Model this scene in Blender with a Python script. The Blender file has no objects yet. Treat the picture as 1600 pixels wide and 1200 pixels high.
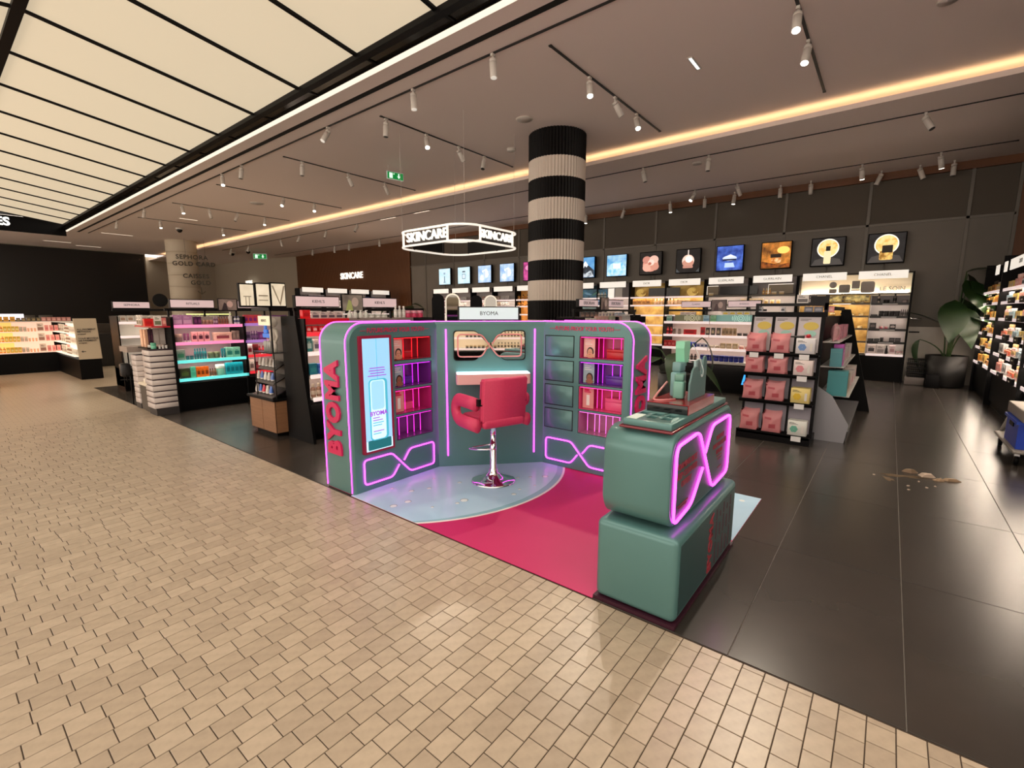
import bpy, bmesh, math, random
from mathutils import Vector, Matrix
random.seed(7)
R = math.radians
SC = bpy.context.scene
COL = SC.collection

# ------------------------------------------------------------------ camera
cam = bpy.data.cameras.new('camera'); cam.sensor_width = 36; cam.lens = 736.2625 * 36 / 1600
cam.clip_start = .05; cam.clip_end = 200
co = bpy.data.objects.new('camera', cam); COL.objects.link(co); SC.camera = co
def cam_axes(p, r, y):
    f = Vector((math.cos(y)*math.cos(p), math.sin(y)*math.cos(p), -math.sin(p)))
    rt = Vector((math.sin(y), -math.cos(y), 0)); up = rt.cross(f)
    c, s = math.cos(r), math.sin(r)
    return c*rt + s*up, -s*rt + c*up, f
_a, _b, _c = cam_axes(R(8.68439), R(.08303), R(38.48888))
CAM = Vector((0, 0, 1.55))
co.matrix_world = Matrix(((_a.x, _b.x, -_c.x, 0), (_a.y, _b.y, -_c.y, 0), (_a.z, _b.z, -_c.z, 1.55), (0, 0, 0, 1)))

# ------------------------------------------------------------------ world, exposure
W = bpy.data.worlds.new('world'); SC.world = W; W.use_nodes = True
W.node_tree.nodes['Background'].inputs[0].default_value = (1, .87, .74, 1)
W.node_tree.nodes['Background'].inputs[1].default_value = 1.35
SC.view_settings.view_transform = 'Standard'; SC.view_settings.look = 'None'
SC.view_settings.exposure = .9; SC.view_settings.gamma = 1; SC.view_settings.use_curve_mapping = False
SC.cycles.max_bounces = 7; SC.cycles.diffuse_bounces = 4; SC.cycles.glossy_bounces = 3
SC.cycles.transmission_bounces = 4; SC.cycles.transparent_max_bounces = 6
SC.cycles.sample_clamp_indirect = 4; SC.cycles.caustics_reflective = False; SC.cycles.caustics_refractive = False

# ------------------------------------------------------------------ materials
def lin(c):
    return tuple(((x/255)/12.92 if x/255 <= .04045 else ((x/255+.055)/1.055)**2.4) for x in c)
MATS = {}
EM = .56
def mat(name, rgb=(200, 200, 200), rough=.5, metal=0., emit=0., ecol=None, noise=None, alpha=1., trans=0., coat=0., spec=None, bump=0., scale=8., stretch=None):
    """procedural principled material; rgb in 0..255 sRGB; noise = (second colour, amount)"""
    if name in MATS: return MATS[name]
    m = bpy.data.materials.new(name); m.use_nodes = True; nt = m.node_tree; b = nt.nodes['Principled BSDF']
    c = (*lin(rgb), 1); I = b.inputs
    I['Base Color'].default_value = c; I['Roughness'].default_value = rough; I['Metallic'].default_value = metal
    if spec is not None: I['Specular IOR Level'].default_value = spec
    if coat: I['Coat Weight'].default_value = coat; I['Coat Roughness'].default_value = .1
    if trans: I['Transmission Weight'].default_value = trans; I['IOR'].default_value = 1.2
    if alpha < 1: I['Alpha'].default_value = alpha
    if emit:
        I['Emission Color'].default_value = (*lin(ecol or rgb), 1); I['Emission Strength'].default_value = emit*EM
    if noise or bump:
        tc = nt.nodes.new('ShaderNodeTexCoord'); mp = nt.nodes.new('ShaderNodeMapping'); n = nt.nodes.new('ShaderNodeTexNoise')
        nt.links.new(tc.outputs['Object'], mp.inputs[0]); nt.links.new(mp.outputs[0], n.inputs['Vector'])
        mp.inputs['Scale'].default_value = stretch or (1, 1, 1)
        n.inputs['Scale'].default_value = scale; n.inputs['Detail'].default_value = 5
        if noise:
            r = nt.nodes.new('ShaderNodeValToRGB'); e = r.color_ramp.elements
            e[0].position = .5-noise[1]; e[1].position = .5+noise[1]
            e[0].color = c; e[1].color = (*lin(noise[0]), 1)
            nt.links.new(n.outputs['Fac'], r.inputs[0])
            nt.links.new(r.outputs[0], I['Base Color'])
            if emit: nt.links.new(r.outputs[0], I['Emission Color'])
        if bump:
            bp = nt.nodes.new('ShaderNodeBump'); bp.inputs['Strength'].default_value = bump; bp.inputs['Distance'].default_value = .01
            nt.links.new(n.outputs['Fac'], bp.inputs['Height']); nt.links.new(bp.outputs[0], I['Normal'])
    MATS[name] = m; return m
def brick_floor_mat():
    m = bpy.data.materials.new('light_tile_far'); m.use_nodes = True; nt = m.node_tree; b = nt.nodes['Principled BSDF']
    tc = nt.nodes.new('ShaderNodeTexCoord'); br = nt.nodes.new('ShaderNodeTexBrick')
    nt.links.new(tc.outputs['Object'], br.inputs['Vector'])
    br.inputs['Color1'].default_value = (*lin(TILE), 1); br.inputs['Color2'].default_value = (*lin(TILE2), 1); br.inputs['Mortar'].default_value = (*lin((116, 98, 78)), 1)
    br.inputs['Scale'].default_value = 1; br.inputs['Mortar Size'].default_value = .002; br.inputs['Brick Width'].default_value = .117; br.inputs['Row Height'].default_value = .0885
    nt.links.new(br.outputs['Color'], b.inputs['Base Color']); b.inputs['Roughness'].default_value = .34
    return m
TILE = (180, 164, 143); TILE2 = (175, 159, 138)

M_black = mat('black_laminate', (12, 11, 12), .45, spec=.1)
M_blackm = mat('black_metal', (12, 11, 12), .45, spec=.25)
M_white = mat('white_paint', (225, 222, 218), .5)
M_ceil = mat('ceiling_paint', (244, 230, 224), .8)
M_lampw = mat('lamp_white', (215, 208, 200), .45)
M_teal = mat('teal_lacquer', (86, 128, 127), .36, .25, coat=.15)
M_neon = mat('pink_neon', (255, 120, 240), .4, emit=4.2, ecol=(255, 62, 236))
M_chrome = mat('chrome', (235, 235, 238), .06, 1.)
M_pink = mat('pink_upholstery', (206, 58, 100), .55, noise=((198, 52, 92), .25), bump=.05, scale=60)
M_mag = mat('magenta_letter', (200, 28, 88), .35)
M_warmled = mat('warm_led', (255, 214, 140), .5, emit=7, ecol=(255, 224, 172))
M_strip = mat('shelf_led', (255, 244, 230), .5, emit=42, ecol=(255, 236, 214))
M_wstrip = mat('white_led', (255, 250, 240), .5, emit=.9, ecol=(255, 242, 222))
M_sign = mat('lit_sign_face', (255, 252, 246), .5, emit=.66, ecol=(255, 246, 232))
M_psign = mat('pink_lit_sign_face', (196, 172, 172), .5, emit=.40, ecol=(245, 214, 214))
M_ink = mat('dark_print', (50, 48, 48), .6)
M_grey_ink = mat('grey_print', (52, 50, 48), .6)
M_card = mat('white_card', (226, 222, 216), .6)
M_glass = mat('clear_acrylic', (245, 248, 250), .0, trans=1.)
M_tag = mat('price_tag', (235, 235, 235), .5)

# ------------------------------------------------------------------ helpers
class MB:
    def __init__(s): s.v = []; s.f = []; s.m = []; s.sm = []
    def add(s, vs, fs, m=0, smooth=False):
        k = len(s.v); s.v += [tuple(p) for p in vs]
        for f in fs: s.f.append([i+k for i in f]); s.m.append(m); s.sm.append(smooth)
        return s
    def box(s, x0, x1, y0, y1, z0, z1, m=0):
        v = [(x, y, z) for z in (z0, z1) for y in (y0, y1) for x in (x0, x1)]
        return s.add(v, [(0, 2, 3, 1), (4, 5, 7, 6), (0, 1, 5, 4), (2, 6, 7, 3), (0, 4, 6, 2), (1, 3, 7, 5)], m)
    def bbox(s, x0, x1, y0, y1, z0, z1, b=.01, m=0, seg=2):
        bm = bmesh.new(); bmesh.ops.create_cube(bm, size=1)
        for v in bm.verts: v.co = Vector((x0+(v.co.x+.5)*(x1-x0), y0+(v.co.y+.5)*(y1-y0), z0+(v.co.z+.5)*(z1-z0)))
        bmesh.ops.bevel(bm, geom=bm.edges[:]+bm.verts[:], offset=b, segments=seg, affect='EDGES', profile=.5)
        return s.frombm(bm, m, True)
    def frombm(s, bm, m=0, smooth=False):
        bm.verts.ensure_lookup_table(); bm.verts.index_update()
        s.add([v.co[:] for v in bm.verts], [[v.index for v in f.verts] for f in bm.faces], m, smooth); bm.free(); return s
    def prism(s, pts, fn, a0, a1, m=0, smooth=False):
        """closed 2-D polygon pts swept from a0 to a1; fn(u,v,a) -> xyz"""
        n = len(pts); v = [fn(u, w, a0) for u, w in pts] + [fn(u, w, a1) for u, w in pts]
        s.add(v, [[i, (i+1) % n, n+(i+1) % n, n+i] for i in range(n)], m, smooth)
        k = len(s.v)-2*n
        s.f.append([k+i for i in range(n)][::-1]); s.m.append(m); s.sm.append(False)
        s.f.append([k+n+i for i in range(n)]); s.m.append(m); s.sm.append(False)
        return s
    def lathe(s, prof, n=16, c=(0, 0, 0), m=0, smooth=True, sx=1, sy=1):
        v = [(c[0]+r*sx*math.cos(2*math.pi*i/n), c[1]+r*sy*math.sin(2*math.pi*i/n), c[2]+z) for r, z in prof for i in range(n)]
        f = [[j*n+i, j*n+(i+1) % n, (j+1)*n+(i+1) % n, (j+1)*n+i] for j in range(len(prof)-1) for i in range(n)]
        f += [[i for i in range(n)][::-1], [(len(prof)-1)*n+i for i in range(n)]]
        return s.add(v, f, m, smooth)
    def tube(s, path, r=.01, n=8, closed=False, m=0, ref=None):
        P = [Vector(p) for p in path]; N = len(P); rs = r if isinstance(r, (list, tuple)) else [r]*N; V = []
        up = None
        for i, p in enumerate(P):
            a = P[i-1] if (i > 0 or closed) else p; b = P[(i+1) % N] if (i < N-1 or closed) else p
            t = (b-a).normalized()
            if up is None:
                up = Vector(ref) if ref else (Vector((0, 0, 1)) if abs(t.z) < .9 else Vector((1, 0, 0)))
            sd = t.cross(up).normalized(); up = sd.cross(t).normalized()
            for k in range(n):
                q = 2*math.pi*k/n; V.append(p + (sd*math.cos(q)+up*math.sin(q))*rs[i])
        f = [[i*n+k, i*n+(k+1) % n, ((i+1) % N)*n+(k+1) % n, ((i+1) % N)*n+k] for i in range(N if closed else N-1) for k in range(n)]
        if not closed: f += [[k for k in range(n)][::-1], [(N-1)*n+k for k in range(n)]]
        return s.add(V, f, m, True)
    def quad(s, p, m=0): return s.add(p, [list(range(len(p)))], m)
    def mesh(s, name, mats):
        me = bpy.data.meshes.new(name); me.from_pydata(s.v, [], s.f)
        for q in (mats if isinstance(mats, (list, tuple)) else [mats]): me.materials.append(q)
        me.polygons.foreach_set('material_index', s.m); me.polygons.foreach_set('use_smooth', s.sm)
        bm = bmesh.new(); bm.from_mesh(me); bmesh.ops.recalc_face_normals(bm, faces=bm.faces); bm.to_mesh(me); bm.free()
        me.update(); return me
    def build(s, name, mats, parent=None, **kw):
        if parent is not None and parent.name in WORLD:
            o = WORLD[parent.name]; s.v = [(a-o[0], b-o[1], c-o[2]) for a, b, c in s.v]
        return link(name, s.mesh(name, mats), parent, **kw)
WORLD = {}
def link(name, me, parent=None, loc=None, rz=0, scale=None):
    o = bpy.data.objects.new(name, me); COL.objects.link(o)
    if parent is not None:
        o.parent = parent
        if parent.name in WORLD: WORLD[o.name] = WORLD[parent.name] if loc is None else WORLD[parent.name]
    if loc is not None: o.location = loc
    o.rotation_euler = (0, 0, rz)
    if scale is not None: o.scale = scale
    return o
def tag(o, label, cat, group=None, kind=None):
    if label: o['label'] = label
    if cat: o['category'] = cat
    if group: o['group'] = group
    if kind: o['kind'] = kind
    return o
def thing(name, label, cat, loc=(0, 0, 0), rz=0, group=None, world=False):
    o = bpy.data.objects.new(name, None); COL.objects.link(o); o.empty_display_size = .1
    o.location = loc; o.rotation_euler = (0, 0, rz); tag(o, label, cat, group)
    if world: WORLD[o.name] = tuple(loc)
    return o
def struct(name, mb, mats, parent=None, label=None):
    o = mb.build(name, mats, parent)
    if parent is None: o['kind'] = 'structure'
    if label: o['label'] = label
    return o
def rrect(x0, x1, y0, y1, r, seg=6, corners=(1, 1, 1, 1)):
    """rounded rectangle, counter clockwise from bottom left; corners = bl, br, tr, tl"""
    P = []
    for (cx, cy, a0, on, px, py) in ((x0+r, y0+r, 180, corners[0], x0, y0), (x1-r, y0+r, 270, corners[1], x1, y0), (x1-r, y1-r, 0, corners[2], x1, y1), (x0+r, y1-r, 90, corners[3], x0, y1)):
        if on: P += [(cx+r*math.cos(R(a0+90*i/seg)), cy+r*math.sin(R(a0+90*i/seg))) for i in range(seg+1)]
        else: P.append((px, py))
    return P
def fillet(pts, r, seg=5, closed=False):
    P = [Vector(p) for p in pts]; out = []; n = len(P)
    for i, p in enumerate(P):
        if not closed and i in (0, n-1): out.append(p); continue
        a = (P[i-1]-p); b = (P[(i+1) % n]-p); d = min(r, a.length*.49, b.length*.49)
        p0 = p+a.normalized()*d; p1 = p+b.normalized()*d
        for k in range(seg+1):
            t = k/seg; out.append(p0*(1-t)**2 + p*2*t*(1-t) + p1*t*t)
    return out
def text_mesh(txt, size, o, ux, uy, depth=.002, align='CENTER', shear=0, sx=1., bold=0., space=1.):
    cu = bpy.data.curves.new('lettering', 'FONT'); cu.body = txt; cu.size = size; cu.extrude = depth/2; cu.align_x = align; cu.align_y = 'CENTER'
    cu.shear = shear; cu.offset = bold; cu.space_character = space; cu.resolution_u = 3
    ob = bpy.data.objects.new('lettering', cu); COL.objects.link(ob)
    dg = bpy.context.evaluated_depsgraph_get(); me = bpy.data.meshes.new_from_object(ob.evaluated_get(dg))
    ux = Vector(ux); uy = Vector(uy); n = ux.cross(uy); o = Vector(o)
    v = [o + ux*(p.co.x*sx) + uy*p.co.y + n*p.co.z for p in me.vertices]; f = [list(p.vertices) for p in me.polygons]
    bpy.data.objects.remove(ob); bpy.data.curves.remove(cu); bpy.data.meshes.remove(me)
    mb = MB(); mb.add(v, f); return mb
def text(txt, size, o, ux, uy, m, parent, name='lettering', **kw):
    return text_mesh(txt, size, o, ux, uy, **kw).build(name, m, parent)
def ring_pts(cx, cy, r, n=40, a0=0, a1=360, ry=None):
    return [(cx+r*math.cos(R(a0+(a1-a0)*i/n)), cy+(ry or r)*math.sin(R(a0+(a1-a0)*i/n))) for i in range(n+(0 if a1-a0 == 360 else 1))]

# ------------------------------------------------------------------ floors
ZC, ZS = 4.85, 4.65            # main ceiling and lower soffit heights
XB = 2.128                     # line where light tiles meet dark tiles
M_grout = mat('brown_grout', (66, 54, 42), .8)
def tile_m(i, c): return mat('stone_tile_%d' % i, c, .33, noise=(tuple(int(x*.93) for x in c), .18), scale=22, stretch=(1, 1, 1))
TM = [tile_m(0, TILE), tile_m(1, TILE2), tile_m(2, (184, 168, 147)), tile_m(3, (171, 155, 135))]
fl = struct('floor', MB().box(-7, XB, -7, 9.128, -.06, -.004).box(XB, XB+.004, -7, 9.128, -.06, -.001), M_grout, label='brown grouted bed of the light stone tile aisle')
far = MB().box(-7, XB, 9.128, 12.68, -.06, 0).box(-7, 16, 12.68, 36, -.06, 0)
fo = struct('floor', far, brick_floor_mat(), label='light stone tile floor running on towards the tills')
def tile_geo(w, d, h=.006, b=.0014):
    m = MB()
    lo = [(0, 0, -h), (w, 0, -h), (w, d, -h), (0, d, -h)]; mid = [(0, 0, -b), (w, 0, -b), (w, d, -b), (0, d, -b)]; hi = [(b, b, 0), (w-b, b, 0), (w-b, d-b, 0), (b, d-b, 0)]
    m.add(lo+mid+hi, [(8, 9, 10, 11)] + [(i, (i+1) % 4, 4+(i+1) % 4, 4+i) for i in range(4)] + [(4+i, 4+(i+1) % 4, 8+(i+1) % 4, 8+i) for i in range(4)])
    return m
tiles = []
j0 = -32
for j in range(j0, 86):
    y = 1.518 + .0885*j; x = XB - .002 - random.choice((.03, .058, .09, .1, .045, .075, .116))
    segs = [(x, XB-.002)]
    while x > -3.2:
        w = random.choice((.106, .112, .118, .124, .128)); segs.append((x-w, x)); x -= w
    for a, b in segs: tiles.append((a+.0019, b-.0019, y+.0019, y+.0866))
def in_view(x, y):
    v = Vector((x, y, 0))-CAM; k = v.dot(_c)
    if k < .2: return None
    px = 800+736.26*v.dot(_a)/k; py = 600-736.26*v.dot(_b)/k
    return (-20 < px < 1620 and py < 1215, k)
near = []
rest = []
for t in tiles:
    r = in_view((t[0]+t[1])/2, (t[2]+t[3])/2)
    if r and r[0] and t[1]-t[0] > .08: near.append((r[1], t))
    else: rest.append(t)
near.sort(); rest += [t for _, t in near[300:]]
cache = {}
for k, t in near[:300]:
    key = (round(t[1]-t[0], 3), random.randrange(4))
    if key not in cache: cache[key] = tile_geo(t[1]-t[0], t[3]-t[2]).mesh('tile', TM[key[1]])
    link('tile', cache[key], fl, loc=(t[0], t[2], 0))
mb = MB()
for t in rest:
    g = tile_geo(t[1]-t[0], t[3]-t[2]); mb.add([(a+t[0], b+t[2], c) for a, b, c in g.v], g.f, random.randrange(4))
o = mb.build('tile_field', TM, fl); o['kind'] = 'stuff'
# dark slabs
M_dk = mat('dark_stone_slab', (56, 51, 47), .25, noise=((48, 44, 41), .3), scale=3, spec=.42)
M_dk2 = mat('dark_stone_slab_b', (58, 53, 49), .25, noise=((50, 46, 43), .3), scale=3, spec=.42)
fd = struct('floor', MB().box(XB+.004, 16, -7, 12.68, -.06, -.004), mat('grey_grout', (120, 114, 108), .7), label='grey grouted bed of the dark stone slab floor')
cache = {}
for i in range(-1, 10):
    x0 = 2.134 if i == -1 else 3.419+1.285*(i)
    x1 = 3.419 if i == -1 else x0+1.285
    for j in range(-8, 21):
        y0 = -.195+.632*j; y1 = min(y0+.632, 12.68)
        if j < -5 and i > 5: continue
        key = (round(x1-x0, 3), round(y1-y0, 3), (i+j) % 2)
        if key not in cache: cache[key] = tile_geo(x1-x0-.004, y1-y0-.004, b=.001).mesh('slab_tile', (M_dk, M_dk2)[key[2]])
        link('slab_tile', cache[key], fd, loc=(x0+.002, y0+.002, 0))

# ------------------------------------------------------------------ ceiling
struct('ceiling', MB().box(4.40, 9.85, -7, 34.4, ZC, ZC+.1).box(4.40, 4.65, -7, 27, ZC-.012, ZC), M_ceil, label='plain pale main ceiling above the sales floor')
struct('ceiling', MB().box(9.38, 14.05, -7, 40, ZS, ZS+.04).box(9.38, 9.42, -7, 34.4, ZS+.04, ZS+.075).box(9.75, 9.85, -7, 34.4, ZS+.04, ZC), M_ceil, label='lower pale soffit beyond the glowing cove')
struct('ceiling', MB().box(-9, 4.42, 27.4, 34.4, ZC, ZC+.1).box(-9, -2.2, -7, 27.4, ZC, ZC+.1), M_ceil, label='pale ceiling beyond the light box canopy')
struct('trim_1', MB().box(4.65, 4.75, -7, 27, ZC-.008, ZC-.001), mat('groove_black', (6, 6, 6), .9), label='black shadow groove along the ceiling')
led = MB().box(9.44, 9.47, -7, 33.5, ZS+.042, ZS+.062).build('cove_light', M_warmled)
tag(led, 'warm glowing light strip hidden in the long ceiling cove', 'cove light')

# light box canopy: slopes down from a ridge beam to the edge beam, panels 1.5 m apart
def panel_z(x): return 5.26+(4.86-5.26)*(abs(x-1.235))/(4.04-1.235)
lb = thing('light_box_canopy', 'glowing pitched ceiling light box with cream panels and black ribs', 'light box', (1.235, 10, 4.86), world=True)
M_lbp = mat('glowing_cream_panel', (200, 188, 164), .6, emit=.54, ecol=(243, 227, 196))
YB = [4.26+1.505*k for k in range(-7, 15)]
YB[-1] = 25.3
for side in (1, -1):
    xa, xb_ = (1.27, 4.0) if side == 1 else (-1.53, 1.2)
    for i in range(len(YB)-1):
        if side == -1 and YB[i+1] < 6: continue
        a, b = YB[i]+.02, YB[i+1]-.02
        MB().add([(xa, a, panel_z(xa)), (xb_, a, panel_z(xb_)), (xb_, b, panel_z(xb_)), (xa, b, panel_z(xa)), (xa, a, panel_z(xa)+.03), (xb_, a, panel_z(xb_)+.03), (xb_, b, panel_z(xb_)+.03), (xa, b, panel_z(xa)+.03)],
                 [(0, 1, 2, 3), (4, 5, 6, 7), (0, 1, 5, 4), (1, 2, 6, 5), (2, 3, 7, 6), (3, 0, 4, 7)]).build('light_panel', M_lbp, lb)
    for y in YB:
        if side == -1 and y < 6: continue
        MB().add([(xa, y-.025, panel_z(xa)-.03), (xb_, y-.025, panel_z(xb_)-.03), (xb_, y+.025, panel_z(xb_)-.03), (xa, y+.025, panel_z(xa)-.03), (xa, y-.025, panel_z(xa)+.03), (xb_, y-.025, panel_z(xb_)+.03), (xb_, y+.025, panel_z(xb_)+.03), (xa, y+.025, panel_z(xa)+.03)],
                 [(0, 1, 2, 3), (4, 5, 6, 7), (0, 1, 5, 4), (1, 2, 6, 5), (2, 3, 7, 6), (3, 0, 4, 7)]).build('rib', M_black, lb)
MB().box(1.175, 1.295, -7, 25.4, 5.20, 5.32).build('ridge_beam', M_black, lb)
MB().box(3.98, 4.08, -7, 25.4, 4.80, 4.92).build('edge_beam', M_black, lb)
MB().box(-1.63, -1.53, -7, 25.4, 4.80, 4.92).build('edge_beam', M_black, lb)
MB().box(4.08, 4.30, -7, 27.2, ZC+.02, ZC+.04).build('glass_margin', mat('dark_glass', (52, 50, 44), .12, .2), lb)
MB().box(4.305, 4.40, -7, 27.2, ZC-.016, ZC+.04).build('edge_light', M_wstrip, lb)
MB().box(4.295, 4.304, -7, 27.2, ZC-.012, ZC+.04).build('edge_trim', M_black, lb)
for y in YB: MB().box(4.08, 4.30, y-.02, y+.02, ZC+.008, ZC+.02).build('rib_reflection', M_black, lb)  # dark bars stand in for the ribs' reflections in the glass margin
fas = MB().box(-1.6, 4.32, 26.9, 27.0, 4.62, 5.2).box(-1.6, 4.3, 25.4, 27, 5.22, 5.3).build('end_fascia', M_black, lb)
text('CAISSES', .42, (2.0, 26.885, 4.95), (1, 0, 0), (0, 0, 1), mat('white_letter_lit', (255, 255, 250), .5, emit=1.5), lb, bold=.012, depth=.02)

# ------------------------------------------------------------------ walls
M_gw = mat('grey_wall_panel', (122, 115, 106), .55, noise=((114, 108, 99), .3), scale=2)
M_gw2 = mat('dark_fabric_panel', (92, 84, 75), .8)
M_mull = mat('grey_metal_mullion', (112, 106, 98), .45, .3)
M_wood = mat('walnut_slat', (118, 74, 42), .5, noise=((96, 58, 32), .3), scale=3, stretch=(6, 6, .4))
M_woodd = mat('oak_panel', (150, 108, 76), .5, noise=((128, 90, 62), .3), scale=3, stretch=(1, 1, 12))
M_beige = mat('beige_plaster', (176, 164, 146), .8)
wb = struct('wall_back', MB().box(14.0, 14.1, -2.2, 16.85, 0, ZS), M_gw2, label='dark grey panelled wall behind the lit shelving')
mull = [-1.77, -1.067, .62, 2.31, 3.99, 5.67, 7.37, 9.07, 10.79, 12.47, 14.15, 15.86]
for i, (a, b) in enumerate(zip(mull, mull[1:]+[16.85])):
    MB().box(13.975, 14.0, a+.03, b-.03, 3.55, 4.48).build('panel', M_gw2, wb)
    MB().box(13.975, 14.0, a+.03, b-.03, 1.24, 3.50).build('panel', M_gw, wb)
for y in mull: MB().box(13.955, 14.0, y-.028, y+.028, 1.24, 4.5).build('mullion', M_mull, wb)
MB().box(13.955, 14.0, -1.77, 16.85, 3.50, 3.55).build('rail', M_mull, wb)
MB().box(13.93, 14.0, -2.2, 16.85, 4.49, ZS).build('wood_band', mat('wood_band', (122, 74, 38), .5, noise=((104, 62, 32), .3), scale=2, stretch=(1, .3, 6)), wb)
MB().box(13.97, 14.0, -2.2, -.3, 0, 1.235).build('marble_panel', mat('pale_marble', (205, 198, 186), .3, noise=((188, 180, 168), .2), scale=2.5), wb)
MB().box(13.93, 14.0, -2.2, -1.8, 1.235, 4.49).build('wood_pilaster', M_wood, wb)
ww = struct('wall_back_2', MB().box(13.98, 14.1, 16.85, 26.8, 0, ZS), mat('walnut_backing', (52, 32, 20), .7), label='walnut slat wall with a lit sign')
sl = MB().box(13.93, 13.98, -.032, .032, 0, ZS).mesh('slat', M_wood)
for i in range(124): link('slat', sl, ww, loc=(0, 16.9+.08*i, 0))
text('SKINCARE', .42, (13.9, 21.35, 3.33), (0, -1, 0), (0, 0, 1), mat('warm_letter_lit', (255, 248, 235), .5, emit=1.0), ww, bold=.012, depth=.03)
struct('wall_right', MB().box(3.5, 14.1, -2.3, -2.2, 0, ZS), mat('wall_right_paint', (84, 76, 66), .7), label='dark wall behind the perfume shelving')
# far beige wall: runs diagonally from the walnut wall to the far end
far_pts = [(13.98, 26.8), (13.5, 28.6), (13.2, 31.5), (13.0, 36), (8.8, 36), (8.8, 34.4)]
mb = MB()
for (a, b) in zip(far_pts, far_pts[1:]): mb.quad([(a[0], a[1], 0), (b[0], b[1], 0), (b[0], b[1], ZC), (a[0], a[1], ZC)])
struct('wall_far', mb, M_beige, label='beige plaster wall curving away at the end of the shop')
lw = struct('wall_left', MB().box(-9, 8.8, 34.3, 34.5, 0, ZC), M_beige, label='beige end wall behind the tills')
scr = MB().box(-8, 8.7, 34.22, 34.3, .2, 4.8).build('display_wall', mat('dark_screen', (20, 18, 17), .3)); tag(scr, 'huge dark switched-off display screen on the end wall', 'screen')
struct('wall_light_block', MB().box(2.4, 14.1, -7.1, -7, 0, ZC+.1), mat('light_block_dark', (84, 74, 64), .8), label='added dark wall blocking light at the near end of the sales floor')  # unseen wall added to keep ambient light off the faces turned its way
# mode sign glow box on the curved wall
o = thing('wall_sign', 'small white lit letters on the curved beige wall', 'sign', (13.1, 31.0, 3.3), world=True)
text('MODE', .36, (13.05, 31.0, 3.28), (-.06, -1, 0), (0, 0, 1), MATS['warm_letter_lit'], o, bold=.02, depth=.03)

# ------------------------------------------------------------------ columns
sc_ = thing('striped_column', 'round fluted column in black and white bands behind the booth', 'column', (8.02, 5.28, 0), world=True)
M_cw = mat('fluted_white', (214, 202, 190), .55); M_cb = mat('fluted_black', (16, 14, 14), .55, spec=.2)
def fluted(z0, z1, m):
    n = 56; pts = []
    for i in range(n*4):
        a = 2*math.pi*i/(n*4); r = .535+.012*math.sin(a*n); pts.append((8.02+r*math.cos(a), 5.28+r*math.sin(a)))
    return MB().prism(pts, lambda u, v, a: (u, v, a), z0, z1).build('band', m, sc_)
CB = [0, .29, .66, 1.03, 1.40, 1.772, 2.15, 2.523, 2.892, 3.255, 3.637, 4.003, 4.363, ZC]
for i in range(len(CB)-1):
    fluted(CB[i], CB[i+1], (M_cb, M_cw)[i % 2])
tc_ = thing('tiled_column', 'pale tiled round column standing by the tills', 'column', (8.3, 26.7, 0), world=True)
for k in range(9):
    n = 28; MB().lathe([(.62, .54*k+.006), (.625, .54*k+.012), (.625, .54*k+.53), (.62, .536+.54*k)], 28, (8.3, 26.7, 0)).build('cladding_ring', mat('column_cladding', (206, 194, 174), .6), tc_)
so = thing('hanging_letters', 'dark cut-out wayfinding letters hanging beside the tiled column', 'sign', (8.2, 25.2, 2), world=True)
M_dl = mat('dark_letter', (62, 58, 50), .6)
for t, z, s, x in (('SEPHORA', 4.03, .27, 8.35), ('GOLD CARD', 3.73, .27, 8.42), ('CAISSES', 3.18, .27, 8.45), ('GOLD', 2.88, .27, 8.62)):
    text(t, s, (x, 25.6, z), (.94, -.34, 0), (0, 0, 1), M_dl, so, bold=.006, depth=.02, space=1.1)
MB().tube([(8.62, 25.6, 2.68), (8.62, 25.6, 2.36)], .014, 6).tube([(8.47, 25.62, 2.5), (8.62, 25.6, 2.36), (8.77, 25.58, 2.5)], .014, 6).build('arrow', M_dl, so)
for x in (8.1, 8.9): MB().tube([(x, 25.6, 4.15), (x, 25.6, ZC)], .004, 5).build('wire', M_dl, so)

# ------------------------------------------------------------------ ceiling fittings
M_lens = mat('lit_lamp_lens', (255, 252, 240), .4, emit=9, ecol=(255, 246, 228))
M_lensd = mat('dim_lamp_lens', (200, 195, 188), .4, emit=.5, ecol=(255, 245, 230))
M_lensoff = mat('dark_lamp_lens', (60, 56, 54), .3)
M_trk = mat('track_black', (22, 20, 20), .5)
def lamp_meshes(mlens):
    body = MB().lathe([(.043, -.30), (.047, -.296), (.047, -.115), (.044, -.112)], 14).mesh('lamp_body', M_lampw)
    collar = MB().lathe([(.044, -.106), (.047, -.104), (.047, -.07), (.043, -.066)], 14).mesh('collar', M_lampw)
    lens = MB().lathe([(.041, -.299), (.041, -.303), (.03, -.305), (.001, -.305)], 14).mesh('lens', mlens)
    return body, collar, lens
LM = {k: lamp_meshes(m) for k, m in (('lit', M_lens), ('dim', M_lensd), ('off', M_lensoff))}
stem = MB().box(-.03, .03, -.018, .018, -.03, 0).lathe([(.014, -.07), (.014, -.03)], 8).mesh('bracket', M_lampw)
SPN = {}
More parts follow.
